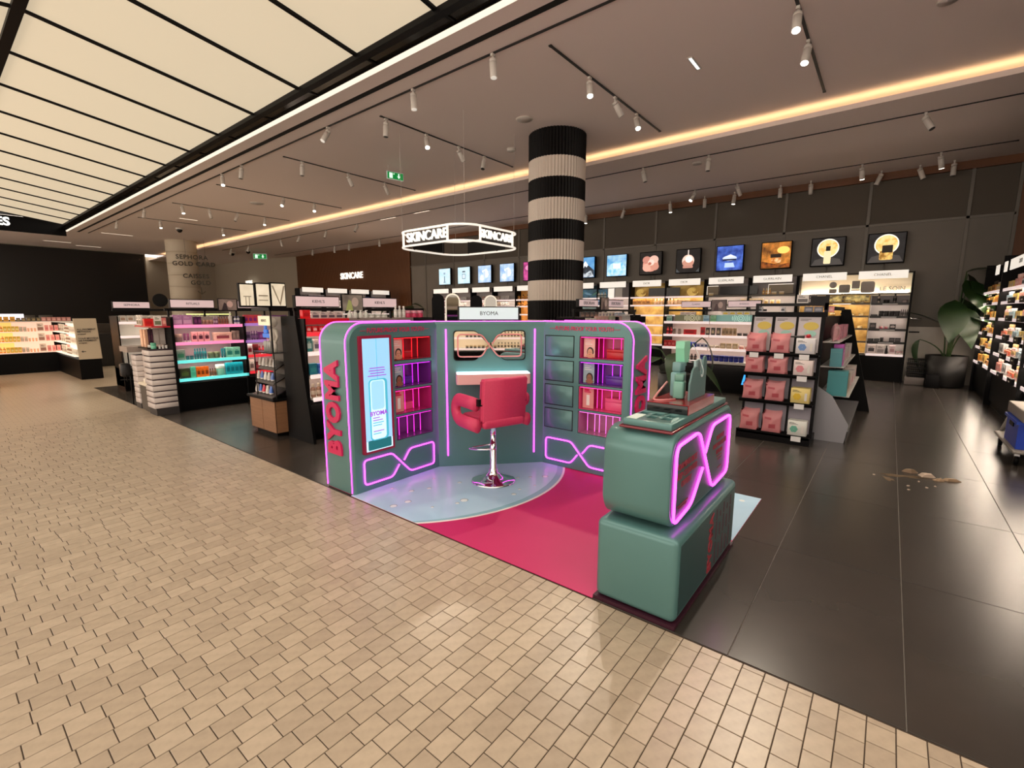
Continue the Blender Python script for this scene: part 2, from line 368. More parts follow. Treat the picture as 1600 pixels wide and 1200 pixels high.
def spot(x, y, z, state, tilt, az, label, group, power=0):
    if state == 'lit' and z > 4.7: az = math.degrees(math.atan2(y, x)) + random.uniform(-25, 25); tilt = max(tilt, 22)
    SPN[label] = SPN.get(label, 0)+1; label = label + ', ' + 'first second third fourth fifth sixth seventh eighth ninth tenth'.split()[SPN[label]-1] + ' along it'
    t = thing('track_spotlight', label, 'spotlight', (x, y, z), 0, group)
    link('bracket', stem, t)
    rot = Matrix.Rotation(R(az), 4, 'Z') @ Matrix.Rotation(R(tilt), 4, 'Y')
    piv = Vector((0, 0, -.08))
    for nm, me in zip(('lamp_body', 'collar', 'lens'), LM[state]):
        o = link(nm, me, t); o.matrix_basis = Matrix.Translation(piv) @ rot @ Matrix.Translation(-piv)
    if power:
        l = bpy.data.lights.new('spot_beam', 'SPOT'); l.energy = power; l.spot_size = R(75); l.spot_blend = .6; l.color = (1, .86, .68); l.shadow_soft_size = .05
        lo = bpy.data.objects.new('spot_beam', l); COL.objects.link(lo); lo.parent = t
        lo.matrix_basis = Matrix.Translation(piv) @ rot @ Matrix.Translation(Vector((0, 0, -.25)))
def track(p0, p1, label, z, w=.016):
    d = Vector((p1[0]-p0[0], p1[1]-p0[1], 0)); n = Vector((-d.y, d.x, 0)).normalized()*w
    a, b = Vector((*p0, 0)), Vector((*p1, 0))
    tr = thing('lighting_track', label, 'lighting track', ((a+b)/2+Vector((0, 0, z)))[:], 0, None, world=True)
    MB().prism([((a+n).x, (a+n).y), ((b+n).x, (b+n).y), ((b-n).x, (b-n).y), ((a-n).x, (a-n).y)], lambda u, v, k: (u, v, k), z-.014, z-.001).build('rail_profile', M_trk, tr)
    for q in (a, b):
        MB().box(q.x-.02, q.x+.02, q.y-.02, q.y+.02, z-.016, z-.001).build('end_cap', M_trk, tr)
track((5.04, -7), (5.04, 27), 'long black lighting track running parallel to the light box', ZC)
TY = [(1.105, 'first'), (3.652, 'second'), (7.12, 'third'), (10.53, 'fourth'), (14.15, 'fifth'), (17.55, 'sixth'), (21.15, 'seventh')]
TYN = {}
for (y, nm), wh in zip(TY, ('nearest the camera at the top', 'in front of the striped column', 'above the green exit sign', 'fourth from the camera', 'fifth from the camera', 'sixth from the camera', 'seventh from the camera')):
    track((5.36, y), (8.95, y), 'short black lighting track across the main ceiling, ' + wh, ZC); TYN[y] = nm
track((10.22, -7), (10.22, 27), 'long lighting track on the soffit just behind the cove', ZS, .012)
track((12.85, -1.5), (12.85, 27), 'long lighting track on the soffit near the back wall', ZS, .012)
SP = [(5.04, 4.33, 'dim', 8, 60), (5.04, 5.9, 'dim', 10, 60), (5.04, 8.25, 'dim', 32, 0), (5.04, 11.87, 'off', 10, 0), (5.04, 12.96, 'lit', 25, 200), (5.04, 19.2, 'off', 10, 0), (5.04, 22.5, 'off', 10, 0)]
for x, y, s, ti, az in SP:
    spot(x, y, ZC-.014, s, ti, az, ('lit ' if s == 'lit' else '') + 'white spotlight on the long track beside the light box', 'spotlights on the long light box track', 120 if s == 'lit' else 0)
SP2 = {1.105: [(6.38, 'lit', 25, 150), (7.2, 'lit', 15, 200)], 3.652: [(6.348, 'lit', 22, 190), (7.144, 'off', 35, 150), (7.937, 'lit', 30, 140)],
       7.12: [(5.46, 'off', 5, 0), (6.37, 'lit', 30, 270), (7.22, 'off', 30, 160), (7.99, 'off', 25, 20)], 10.53: [(5.76, 'off', 5, 0), (6.905, 'off', 25, 170), (7.96, 'off', 28, 170)],
       14.15: [(7.1, 'lit', 35, 260), (8.05, 'lit', 35, 260)], 17.55: [(5.59, 'lit', 25, 240), (6.35, 'off', 10, 180), (7.2, 'off', 25, 0), (8.1, 'lit', 25, 220)], 21.15: [(6.0, 'lit', 15, 230), (8.07, 'lit', 15, 230)]}
wh = {'lit': 'lit white', 'off': 'unlit white'}
for y, L in SP2.items():
    for x, s, ti, az in L:
        spot(x, y, ZC-.014, s, ti, az, '%s cylindrical spotlight on the %s cross track from the camera' % (wh[s], TYN[y]), 'spotlights on the %s cross track' % TYN[y], 120 if s == 'lit' else 0)
for y, s, ti, az in [(4.5, 'off', 15, 90), (3.13, 'off', 5, 0), (-.13, 'off', 30, 60), (15.18, 'off', 30, 0), (17.24, 'off', 20, 0), (19.27, 'off', 25, 0), (20.84, 'dim', 15, 200), (24.0, 'off', 15, 0), (26.0, 'off', 15, 0)]:
    spot(10.22, y, ZS-.014, s, ti, az, 'pale spotlight on the soffit track just behind the cove', 'spotlights on the soffit cove track')
for y, s, ti, az in [(4.23, 'lit', 35, -30), (3.22, 'off', 40, 160), (-.47, 'lit', 20, 150), (.77, 'lit', 10, 150), (17.5, 'dim', 5, 0), (19.8, 'off', 5, 0), (21.0, 'dim', 5, 0), (23.0, 'off', 5, 0)]:
    spot(12.85, y, ZS-.014, s, ti, az, '%s spotlight on the soffit track near the back wall' % ('lit' if s == 'lit' else 'pale'), 'spotlights on the rear soffit track', 0)
for y, s in [(6.6, 'off'), (5.19, 'lit'), (4.24, 'off'), (3.49, 'lit'), (2.43, 'off'), (1.79, 'off'), (.46, 'off'), (-.19, 'off'), (-.73, 'off'), (7.9, 'lit')]:
    spot(13.72, y, ZS, s, 5 if s != 'off' else random.choice((0, 20, -20)), random.choice((0, 90, 270)), '%s small spotlight in front of the wood band' % ('lit' if s == 'lit' else 'unlit'), 'spotlights by the wood band', 0)
def disc(x, y, z, r, name, label, cat, h=.012, m=M_lampw, grp=None):
    t = thing(name, label, cat, (x, y, z), group=grp)
    MB().lathe([(r*.96, -h), (r, -h*.6), (r, 0)], 28).build('rim', m, t)
    MB().lathe([(r*.86, -h-.002), (r*.86, -h+.002)], 24).build('grille', mat('speaker_grille', (196, 188, 182), .8, bump=.4, scale=160), t)
disc(6.98, 5.285, ZC, .145, 'ceiling_speaker', 'round ceiling speaker in front of the striped column', 'speaker')
disc(8.0, 6.39, ZC, .09, 'smoke_detector', 'white smoke detector beside the glowing cove', 'detector', .05)
disc(6.99, 15.6, ZC, .2, 'ceiling_speaker', 'round ceiling speaker far along the main ceiling', 'speaker')
disc(7.27, -.16, ZC, .10, 'ceiling_ring', 'white round fitting at the top right of the main ceiling', 'fitting', .015)
disc(10.6, 3.48, ZS, .1, 'smoke_detector', 'pale round detector on the soffit', 'detector', .03)
t = thing('linear_downlight', 'slim lit slot light set in the main ceiling', 'light', (6.9, 2.38, ZC), world=True)
MB().box(6.72, 7.11, 2.345, 2.42, ZC-.006, ZC).build('frame', M_lampw, t); MB().box(6.74, 7.09, 2.365, 2.40, ZC-.009, ZC-.004).build('lens', mat('slot_light_lens', (240, 250, 250), .4, emit=1.6), t)
for i, (x, y, w) in enumerate([(1.9, 29.3, 1.3), (4.7, 31.5, 1.0), (6.0, 32.5, 1.0), (5.9, 26.5, 1.1), (6.6, 20.2, .6), (9.0, 30.5, .7)]):
    if x > 8: continue
    t = thing('linear_downlight', ('first', 'second', 'third', 'fourth', 'fifth')[i] + ' pale slot light in the far ceiling near the end wall', 'light', (x, y, ZC), world=True, group='slot lights in the far ceiling')
    MB().box(x-w/2, x+w/2, y-.05, y+.05, ZC-.006, ZC).build('frame', M_lampw, t); MB().box(x-w/2+.02, x+w/2-.02, y-.035, y+.035, ZC-.009, ZC-.004).build('lens', mat('slot_light_dim', (255, 235, 210), .4, emit=1.0), t)
for (y0, y1) in ((13.1, 13.95), (11.45, 12.2)):
    t = thing('linear_downlight', ('farther' if y0 > 13 else 'nearer') + ' slim slot light on the soffit above the hanging sign', 'light', (10.3, (y0+y1)/2, ZS), world=True, group='slot lights on the soffit')
    MB().box(10.26, 10.34, y0, y1, ZS-.006, ZS).build('frame', M_lampw, t); MB().box(10.275, 10.325, y0+.02, y1-.02, ZS-.009, ZS-.004).build('lens', mat('slot_light_dim', (255, 235, 210), .4, emit=1.0), t)
def dome_cam(x, y, z, label):
    t = thing('dome_camera', label, 'camera', (x, y, z), group='dome cameras')
    MB().lathe([(.13, 0), (.14, -.03), (.12, -.06)], 16).build('housing', M_lampw, t); MB().lathe([(.10, -.05), (.10, -.1), (.06, -.16), (.01, -.18)], 14).build('dome', mat('dark_dome', (20, 18, 18), .1), t)
dome_cam(7.03, 22.6, ZC, 'dark dome security camera above the tiled column')
dome_cam(10.9, 27.6, ZS, 'left dark dome camera on the far soffit'); dome_cam(11.03, 26.0, ZS, 'right dark dome camera on the far soffit')
def exit_sign(x, y, z, s, d, label):
    t = thing('exit_sign', label, 'exit sign', (x, y, z), R(d))
    MB().bbox(-.36*s, .36*s, -.012, .012, -.30*s, 0, .004).build('housing', mat('exit_frame', (215, 225, 218), .5, emit=.25), t)
    MB().box(-.34*s, .34*s, -.016, -.0125, -.28*s, -.02*s).build('face', mat('exit_green', (10, 140, 62), .5, emit=.55), t)
    w = mat('exit_white', (220, 255, 235), .5, emit=.9)
    MB().box(-.26*s, -.12*s, -.0185, -.0165, -.25*s, -.05*s).build('door_pictogram', w, t)
    MB().lathe([(.001, -.001), (.024*s, -.001), (.024*s, .001), (.001, .001)], 10).build('head_pictogram', w, t).matrix_basis = Matrix.Translation((-.06*s, -.0175, -.08*s)) @ Matrix.Rotation(R(90), 4, 'X')
    MB().prism([(.08*s, -.15*s), (.125*s, -.15*s), (.125*s, -.05*s), (.175*s, -.05*s), (.175*s, -.15*s), (.22*s, -.15*s), (.15*s, -.25*s)], lambda u, v, a: (u, a, v), -.0185, -.0165).build('arrow_pictogram', w, t)
    for q in (-.3*s, .3*s): MB().tube([(q, 0, 0), (q, 0, .12)], .004, 5).build('wire', M_lampw, t)
exit_sign(7.25, 9.2, ZC-.14, .56, -13, 'green emergency exit sign with an arrow on the main ceiling')
exit_sign(11.6, 26.0, ZS-.12, .9, -38, 'small green exit sign far off on the soffit')

# hanging rounded-square sign
hs = thing('hanging_sign', 'rounded square hanging sign ring with white lit rails and letters', 'hanging sign', (6.7, 6.65, 2.75), world=True)
HX0, HX1, HY0, HY1 = 5.9, 7.56, 5.72, 7.6
M_rail = mat('white_lit_rail', (230, 222, 210), .4, emit=.75, ecol=(255, 246, 232))
ro = rrect(HX0, HX1, HY0, HY1, .42, 10)
for z in (2.765, 3.035):
    MB().tube([(x, y, z) for x, y in ro], .019, 8, closed=True).build('rail', M_rail, hs)
ri = rrect(HX0+.05, HX1-.05, HY0+.05, HY1-.05, .38, 10)
n = len(ri)
mb = MB()
for i in range(n):
    a, b = ri[i], ri[(i+1) % n]
    if (Vector(a)-Vector(b)).length > .5 and (a[0] > 7.4 and b[0] > 7.4 or a[1] > 7.4 and b[1] > 7.4):
        mb.quad([(a[0], a[1], 2.79), (b[0], b[1], 2.79), (b[0], b[1], 3.01), (a[0], a[1], 3.01)])
mb.build('mesh_panel', M_blackm, hs)
for a, b in (((HX0+.03, 6.14), (HX0+.03, 7.18)), ((6.32, HY0+.03), (7.14, HY0+.03))):
    MB().box(min(a[0], b[0])-.006, max(a[0], b[0])+.006, min(a[1], b[1])-.006, max(a[1], b[1])+.006, 2.79, 3.01).build('letter_backing', mat('sign_backing', (40, 34, 34), .4), hs)
for x, y in ((HX0, 6.12), (HX0, 7.3), (6.3, HY0), (7.2, HY0), (HX1, 6.4), (HX1, 7.2), (6.4, HY1), (7.2, HY1)):
    MB().box(x-.015, x+.015, y-.015, y+.015, 2.77, 3.03).build('post', M_rail if x < 7.4 and y < 7.4 else M_blackm, hs)
text('SKINCARE', .235, (HX0-.005, 6.66, 2.90), (0, -1, 0), (0, 0, 1), MATS['warm_letter_lit'], hs, bold=.002, depth=.03)
text('SKINCARE', .20, (6.74, HY0-.005, 2.90), (1, 0, 0), (0, 0, 1), MATS['warm_letter_lit'], hs, bold=.002, depth=.03)
for x, y in ((6.05, 5.85), (6.0, 7.45), (7.42, 5.86), (7.42, 7.45)): MB().tube([(x, y, 3.04), (x, y, ZC)], .003, 5).build('wire', M_lampw, hs)

# ------------------------------------------------------------------ promotional booth
def boolean_cut(mb, cuts, name):
    me = mb.mesh(name, [M_teal]); ob = bpy.data.objects.new(name, me); COL.objects.link(ob)
    cm = MB()
    for c in cuts: cm.box(*c)
    cme = cm.mesh('cut', [M_teal]); cob = bpy.data.objects.new('cut', cme); COL.objects.link(cob)
    md = ob.modifiers.new('b', 'BOOLEAN'); md.operation = 'DIFFERENCE'; md.object = cob; md.solver = 'EXACT'
    dg = bpy.context.evaluated_depsgraph_get(); res = bpy.data.meshes.new_from_object(ob.evaluated_get(dg))
    bpy.data.objects.remove(ob); bpy.data.objects.remove(cob); bpy.data.meshes.remove(me); bpy.data.meshes.remove(cme)
    return res
bt = thing('promotional_booth', 'teal three-sided beauty booth with magenta neon and pink lettering', 'display booth', (3.3, 3.4, .006), world=True)
HB = 1.46
def offset_me(me, parent):
    o = WORLD[parent.name]
    for v in me.vertices: v.co -= Vector(o)
    return me
def wing_mesh(fn, L, T, cuts, name):
    """profile in (l, z) with one rounded top corner, front edge softened; fn(l, t, z) -> world"""
    prof = lambda d: [(d, .008), (L, .008), (L, HB-d)] + [(.17+(-.17+d)*math.sin(R(q)), HB-.17+(.17-d)*math.cos(R(q))) for q in range(0, 91, 9)]
    mb = MB(); rings = [(.025, 0), (.008, .008), (0, .028), (0, T-.02), (.02, T)]
    V = []; P0 = prof(0); n = len(P0)
    for d, t in rings: V += [fn(l, t, z) for l, z in prof(d)]
    F = [[k*n+i, k*n+(i+1) % n, (k+1)*n+(i+1) % n, (k+1)*n+i] for k in range(len(rings)-1) for i in range(n)]
    F += [list(range(n))[::-1], [(len(rings)-1)*n+i for i in range(n)]]
    mb.add(V, F, 0, False)
    me = boolean_cut(mb, cuts, name)
    return me
NZ = [(1.115, 1.326), (.868, 1.088), (.622, .85), (.385, .608)]
fnL = lambda l, t, z: (2.15+l, 3.42+t, z)
fnR = lambda l, t, z: (3.9+t, 1.75+l, z)
cutL = [(2.615, 3.055, 3.3, 3.62, a, b) for a, b in NZ]
cutR = [(3.8, 4.10, 1.83, 2.285, a, b) for a, b in NZ]
wl = link('wing', offset_me(wing_mesh(fnL, .99, .42, cutL, 'wing'), bt), bt)
wr = link('wing', offset_me(wing_mesh(fnR, .96, .42, cutR, 'wing'), bt), bt)
# diagonal centre panel
ca_, cb_ = Vector((3.115, 3.43, 0)), Vector((3.905, 2.69, 0)); cd_ = (cb_-ca_).normalized(); cn_ = Vector((cd_.y, -cd_.x, 0)) * 1.0   # towards the chair
if cn_.dot(Vector((-1, -1, 0))) < 0: cn_ = -cn_
CL = (cb_-ca_).length
fnC = lambda u, d, z: (ca_ + cd_*u + cn_*d + Vector((0, 0, z)))[:]
MB().prism([(-.01, .008), (CL+.01, .008), (CL+.01, HB-.012), (-.01, HB-.012)], lambda u, v, a: fnC(u, a, v), -.12, 0.0).prism([(-.2, HB-.03), (CL+.2, HB-.03), (CL+.2, HB-.003), (-.2, HB-.003)], lambda u, v, a: fnC(u, a, v), -.28, .006).build('centre_panel', M_teal, bt)
# neon
def neon(path, r=.0085, parent=bt, m=M_neon): return MB().tube(path, r, 8, m=0).build('neon_tube', m, parent)
def profile_path(fn, L, t, d):
    return [fn(d, t, .02)] + [fn(.17+(-.17+d)*math.sin(R(q)), t, HB-.17+(.17-d)*math.cos(R(q))) for q in range(90, -1, -9)] + [fn(L, t, HB-d)]
for fn, L in ((fnL, .99), (fnR, .96)):
    neon(profile_path(fn, L, .022, -.002), .0045); neon(profile_path(fn, L, .405, -.002), .0045)
neon([fnC(-.02, .0, HB), fnC(CL+.02, .0, HB)], .0045)
for u in (.105, CL-.10): neon([fnC(u, .006, .12), fnC(u, .006, 1.385)], .0075)
def specs_path(f, w, h):
    P = [(.535, .56), (.63, 1), (1, 1), (1, 0), (.63, 0), (.37, 1), (0, 1), (0, 0), (.37, 0), (.465, .44)]
    return fillet([f(u*w, v*h) for u, v in P], .035, 5)
neon(specs_path(lambda u, v: (2.258+u, 3.412, .066+v), .795, .22), .0068)
neon(specs_path(lambda u, v: (3.892, 2.65-u, .066+v), .80, .22), .0068)
# lettering
text('BYOMA', .262, (2.143, 3.645, .73), (0, 0, 1), (0, 1, 0), M_mag, bt, bold=.014, depth=.022, sx=.84, space=1.12)
text('BYOMA', .262, (4.11, 1.743, .73), (0, 0, 1), (-1, 0, 0), M_mag, bt, bold=.014, depth=.022, sx=.84, space=1.12)
for (o_, ux) in (((2.655, 3.416, 1.393), (1, 0, 0)), ((3.896, 2.245, 1.393), (0, -1, 0))):
    text('FUTURE-PROOF YOUR YOUTH', .056, o_, ux, (0, 0, 1), M_mag, bt, bold=.0006, depth=.002, sx=.80)
    for q in (-1, 1):
        c = Vector(o_)+Vector(ux)*q*.345; e = Vector(ux)*.03
        MB().tube([(c-e)[:], (c+e)[:]], .0022, 5).build('dash', M_mag, bt)
    text('the glow up starts here' if False else '- - - - - - - - -', .02, (Vector(o_)+Vector(ux)*.12+Vector((0, 0, -.045)))[:], ux, (0, 0, 1), mat('faint_print', (96, 120, 116), .5), bt, depth=.001, name='small_print')
# screen on the left wing
MB().prism(rrect(2.25, 2.57, .34, 1.352, .008, 2), lambda u, v, a: (u, a, v), 3.392, 3.421).build('screen_frame', mat('dark_pink_frame', (150, 26, 62), .4), bt)
scn = MB().box(2.275, 2.545, 3.389, 3.393, .362, 1.328).build('screen', mat('screen_blue', (150, 205, 240), .2, emit=.62, ecol=(150, 208, 245)), bt)
def scr_part(nm, x0, x1, z0, z1, m, r=.0, dy=0.):
    return MB().prism(rrect(x0, x1, z0, z1, max(r, .001), 4), lambda u, v, a: (u, a, v), 3.3865-dy, 3.3895-dy).build(nm, m, scn)
M_sc1 = mat('screen_pale', (190, 228, 246), .3, emit=.8, ecol=(196, 230, 248)); M_sc2 = mat('screen_cyan', (70, 178, 205), .3, emit=.6, ecol=(74, 180, 208)); M_sc3 = mat('screen_teal', (28, 110, 120), .3, emit=.4, ecol=(28, 120, 130))
M_scp = mat('screen_purple', (150, 70, 200), .3, emit=.6, ecol=(160, 80, 205))
scr_part('picture', 2.408, 2.411, .98, 1.328, M_sc2); scr_part('picture', 2.275, 2.545, .362, .45, M_sc1); scr_part('picture', 2.29, 2.53, .37, .455, M_sc3, .01, .001)
scr_part('picture', 2.318, 2.505, .45, .985, M_sc2, .035, .002); scr_part('picture', 2.330, 2.480, .46, .975, M_sc1, .028, .003); scr_part('picture', 2.340, 2.468, .72, .968, mat('screen_pale2', (150, 208, 238), .3, emit=.7), .024, .004)
text('BYOMA', .052, (2.405, 3.3815, .685), (1, 0, 0), (0, 0, 1), M_scp, scn, bold=.0015)
for i in range(6): scr_part('text_line', 2.345, 2.345+(.07, .10, .11, .09, .11, .08)[i], .645-.022*i-(.03 if i > 3 else 0), .652-.022*i-(.03 if i > 3 else 0), M_scp if i in (0, 1, 4) else M_sc2, 0, .005)
for i in range(4): scr_part('text_line', (2.335, 2.325, 2.34, 2.315)[i], (2.485, 2.49, 2.48, 2.50)[i], 1.075-.022*i, 1.082-.022*i, M_scp, 0, .001)
# niches
M_skin = mat('print_skin', (206, 150, 122), .5); M_skin2 = mat('print_skin_deep', (140, 92, 70), .5); M_hair = mat('print_hair', (42, 28, 24), .5)
def niche(fn, w, h, d, tint, glow, style, tubes):
    """fn(u, depth, v): u along the wall, depth into the wing"""
    m = mat('niche_%d_%d_%d' % tint, tint, .25, .1)
    t = .004
    P = lambda u0, u1, d0, d1, v0, v1: [fn(u, e, v) for v in (v0, v1) for e in (d0, d1) for u in (u0, u1)]
    BF = [(0, 2, 3, 1), (4, 5, 7, 6), (0, 1, 5, 4), (2, 6, 7, 3), (0, 4, 6, 2), (1, 3, 7, 5)]
    ln = MB().add(P(t, w-t, d-.008, d-t, t, h-t), BF).add(P(t, t+.004, .004, d-t, t, h-t), BF).add(P(w-t-.004, w-t, .004, d-t, t, h-t), BF).add(P(t, w-t, .004, d-t, t, t+.004), BF).add(P(t, w-t, .004, d-t, h-t-.004, h-t), BF).build('niche_lining', m, bt)
    gm = mat('niche_glow_%d_%d_%d' % glow, glow, .4, emit=2.0, ecol=glow)
    for u in tubes: MB().tube([fn(u, d*.55, .012), fn(u, d*.55, h-.012)], .003, 6).build('light_tube', gm, ln)
    MB().add(P(.012, w-.012, .012, .02, h-.014, h-.009), BF).build('light_strip', gm, ln)
    if style != 'tubes':
        # graphic card with a portrait or a tube picture
        cd = MB().add(P(.02, .02+w*.26, .05, .054, .012, h-.02), BF).build('graphic_card', mat('card_%s' % style, {'face': (226, 178, 170), 'face2': (150, 170, 178), 'tube': (214, 140, 140)}[style], .5), ln)
        cu = .02+w*.13
        E = lambda cx, cz, rx, rz, e, mm, nm: MB().add([fn(cx+rx*math.cos(R(20*i)), e, cz+rz*math.sin(R(20*i))) for i in range(18)] + [fn(cx+rx*math.cos(R(20*i)), e+.001, cz+rz*math.sin(R(20*i))) for i in range(18)], [list(range(18)), list(range(18, 36))]+[[i, (i+1) % 18, 18+(i+1) % 18, 18+i] for i in range(18)]).build(nm, mm, cd)
        if style == 'tube':
            MB().add(P(cu-.016, cu+.016, .048, .0495, .04, h*.62), BF).build('print', M_card, cd)
            for i in range(3): MB().add(P(cu-.04, cu+.03-.01*i, .048, .0495, h*.72+.018*i, h*.72+.022+.004*i-.012), BF).build('print', M_mag, cd)
        else:
            sk = M_skin if style == 'face' else M_skin2
            E(cu+.012, h*.30, .036, .045, .0465, M_hair, 'print'); E(cu+.010, h*.27, .026, .037, .045, sk, 'print'); E(cu+.012, .028, .042, .022, .0455, sk, 'print')
            E(cu+.0, h*.29, .0045, .0025, .0435, M_hair, 'print'); E(cu+.02, h*.29, .0045, .0025, .0435, M_hair, 'print'); E(cu+.010, h*.19, .008, .003, .0435, M_mag, 'print')
            for i in range(4): MB().add(P(cu-.045, cu+(.03, .01, .025, -.01)[i], .048, .0495, h*.62+.018*i, h*.62+.018*i+.006), BF).build('print', M_card, cd)
    return ln
NT = [((150, 40, 60), (255, 30, 40), 'face'), ((110, 40, 120), (210, 40, 255), 'face2'), ((170, 40, 110), (255, 40, 170), 'tube'), ((120, 60, 130), (255, 50, 220), 'tubes')]
for k, ((a, b), (ti, gl, st)) in enumerate(zip(NZ, NT)):
    niche(lambda u, d, v, a=a: (2.615+u, 3.422+d, a+v), .44, b-a, .19, ti, gl, st, (.19, .29, .36) if st != 'tubes' else (.03, .11, .21, .29, .37))
    ti2 = [(170, 40, 100), (110, 50, 130), (205, 70, 120), (170, 110, 140)][k]; gl2 = [(255, 40, 160), (200, 50, 255), (255, 60, 180), (255, 110, 220)][k]
    niche(lambda u, d, v, a=a: (3.902+d, 2.285-u, a+v), .455, b-a, .19, ti2, gl2, st, (.15, .20, .30, .38) if st != 'tubes' else (.05, .13, .18, .25, .32, .39))
# product boxes standing in the niches
def niche_box(x0, x1, y0, y1, z0, z1, col, label):
    o = thing('gift_box', label, 'box', ((x0+x1)/2, (y0+y1)/2, z0), group='gift boxes in the booth niches', world=True)
    MB().bbox(x0, x1, y0, y1, z0, z0+(z1-z0)*.7, .003).build('carton', col, o); MB().bbox(x0-.002, x1+.002, y0-.002, y1+.002, z0+(z1-z0)*.7, z1, .003).build('lid', col, o)
for k, (c, nm) in enumerate((((190, 30, 40), 'red'), ((92, 40, 150), 'purple'), ((230, 90, 140), 'pink'))):
    z = NZ[k][0]+.008
    cm_ = mat('gift_' + nm, c, .3)
    niche_box(2.78, 2.90, 3.53, 3.58, z, z+.07, cm_, nm+' gift box inside the %s niche of the screen wing' % ('top', 'second', 'third')[k])
    niche_box(3.985, 4.06, 1.85, 2.04, z, z+.085+.03*(k == 2), cm_, nm+' gift box inside the %s niche of the drawer wing' % ('top', 'second', 'third')[k])
# flush panels of the right wing
for a, b in ((1.119, 1.322), (.877, 1.08), (.633, .836), (.395, .593)):
    pn = MB().bbox(3.893, 3.902, 2.348, 2.668, a+.004, b-.004, .003, seg=1).build('drawer_front', M_teal, bt)
    MB().box(3.8985, 3.9005, 2.340, 2.676, a-.004, b+.004).build('shadow_gap', mat('gap_dark', (16, 22, 22), .8), pn)
# mirror shaped like the neon, with frame, and the lit ledge
MC, MZ = CL*.49, 1.225
def specs_outline(w, h, k=1.0):
    a = [(-w, -h), (-.10*w/.33-.03, -h), (-.03*k, -.028*k), (.03*k, -.028*k), (.10*w/.33+.03, -h), (w, -h), (w, h), (.10*w/.33+.03, h), (.03*k, .028*k), (-.03*k, .028*k), (-.10*w/.33-.03, h), (-w, h)]
    return [(p.x, p.y) for p in fillet([Vector((x, y, 0)) for x, y in a], .035, 4, True)]
mr = MB().prism(specs_outline(.355, .148), lambda u, v, a: fnC(MC+u, a, MZ+v), .001, .02).build('mirror_backing', M_blackm, bt)
MB().prism(specs_outline(.346, .139), lambda u, v, a: fnC(MC+u, a, MZ+v), .019, .0225).build('mirror', mat('mirror_silver', (235, 235, 235), .02, 1.), mr)
f2 = lambda u, v: fnC(MC-.312+u, .026, MZ-.108+v)
MB().tube(specs_path(f2, .624, .216), .0075, 6).build('rose_outline', mat('rose_tube', (214, 130, 128), .35, emit=.12), mr)
MB().prism(rrect(.195, CL-.17, 0, .19, .03, 4, (0, 0, 1, 1)), lambda u, v, a: fnC(u, v, a), .865, .962).build('ledge', mat('pearl_pink', (226, 176, 176), .3), bt)
MB().prism(rrect(.20, CL-.175, 0.002, .185, .03, 4, (0, 0, 1, 1)), lambda u, v, a: fnC(u, v, a), .962, .968).build('ledge_light', mat('ledge_glow', (240, 240, 240), .4, emit=2.2, ecol=(176, 232, 244)), bt)
# sign above the centre panel
sb = MB().prism([(MC-.30, 1.463), (MC+.33, 1.463), (MC+.33, 1.605), (MC-.30, 1.605)], lambda u, v, a: fnC(u, a, v), -.27, -.20).build('sign_box', M_blackm, bt)
MB().prism([(MC-.285, 1.475), (MC+.315, 1.475), (MC+.315, 1.595), (MC-.285, 1.595)], lambda u, v, a: fnC(u, a, v), -.202, -.196).build('sign_face', mat('cool_sign', (180, 196, 196), .5, emit=.46, ecol=(222, 238, 238)), sb)
text('BYOMA', .055, fnC(MC+.015, -.194, 1.535), cd_[:], (0, 0, 1), M_grey_ink, sb)

# booth floor covering
rug = MB().prism([(2.134, 1.135), (3.262, 1.135), (3.262, .702), (4.245, .702), (4.245, 3.83), (2.156, 3.83), (2.156, 3.42), (2.134, 3.42)], lambda u, v, a: (u, v, a), .0005, .004)
rg = rug.build('floor_mat', mat('magenta_vinyl', (192, 36, 98), .5, noise=((184, 32, 92), .3), scale=3)); tag(rg, 'flat magenta vinyl mat under the teal booth', 'mat')
cpts = [(x, y) for x, y in ring_pts(3.122, 3.602, 1.416, 64, 180, 360)]
def clip(P, x0, x1, y0, y1):
    def cut(P, f, g):
        out = []
        for i in range(len(P)):
            a, b = P[i-1], P[i]
            if f(a) != f(b): out.append(g(a, b))
            if f(b): out.append(b)
        return out
    L = lambda a, b, k, c: (a[0]+(b[0]-a[0])*(c-a[k])/(b[k]-a[k]), a[1]+(b[1]-a[1])*(c-a[k])/(b[k]-a[k]))
    P = cut(P, lambda p: p[0] >= x0, lambda a, b: L(a, b, 0, x0)); P = cut(P, lambda p: p[0] <= x1, lambda a, b: L(a, b, 0, x1))
    P = cut(P, lambda p: p[1] >= y0, lambda a, b: L(a, b, 1, y0)); return cut(P, lambda p: p[1] <= y1, lambda a, b: L(a, b, 1, y1))
def flat(P, z0, z1): return MB().prism(P, lambda u, v, a: (u, v, a), z0, z1)
full = lambda r: ring_pts(3.122, 3.602, r, 96)
M_ice = mat('ice_blue_print', (186, 216, 238), .3, noise=((160, 198, 224), .2), scale=1.6)
bl = flat(clip(full(1.416), 2.133, 3.9, .7, 3.44), .004, .0055).build('floor_graphic', mat('graphic_edge', (232, 226, 224), .35)); tag(bl, 'pale round water print on the mat under the stool', 'floor graphic')
flat(clip(full(1.395), 2.134, 3.899, .7, 3.44), .0055, .0065).build('rim_print', mat('graphic_band', (138, 182, 196), .35), bl)
flat(clip(ring_pts(3.10, 3.66, 1.40, 96), 2.134, 3.898, .7, 3.44), .0065, .0072).build('water_print', M_ice, bl)
M_drop = mat('drop_print', (226, 236, 238), .25); M_drops = mat('drop_shade', (120, 140, 148), .3)
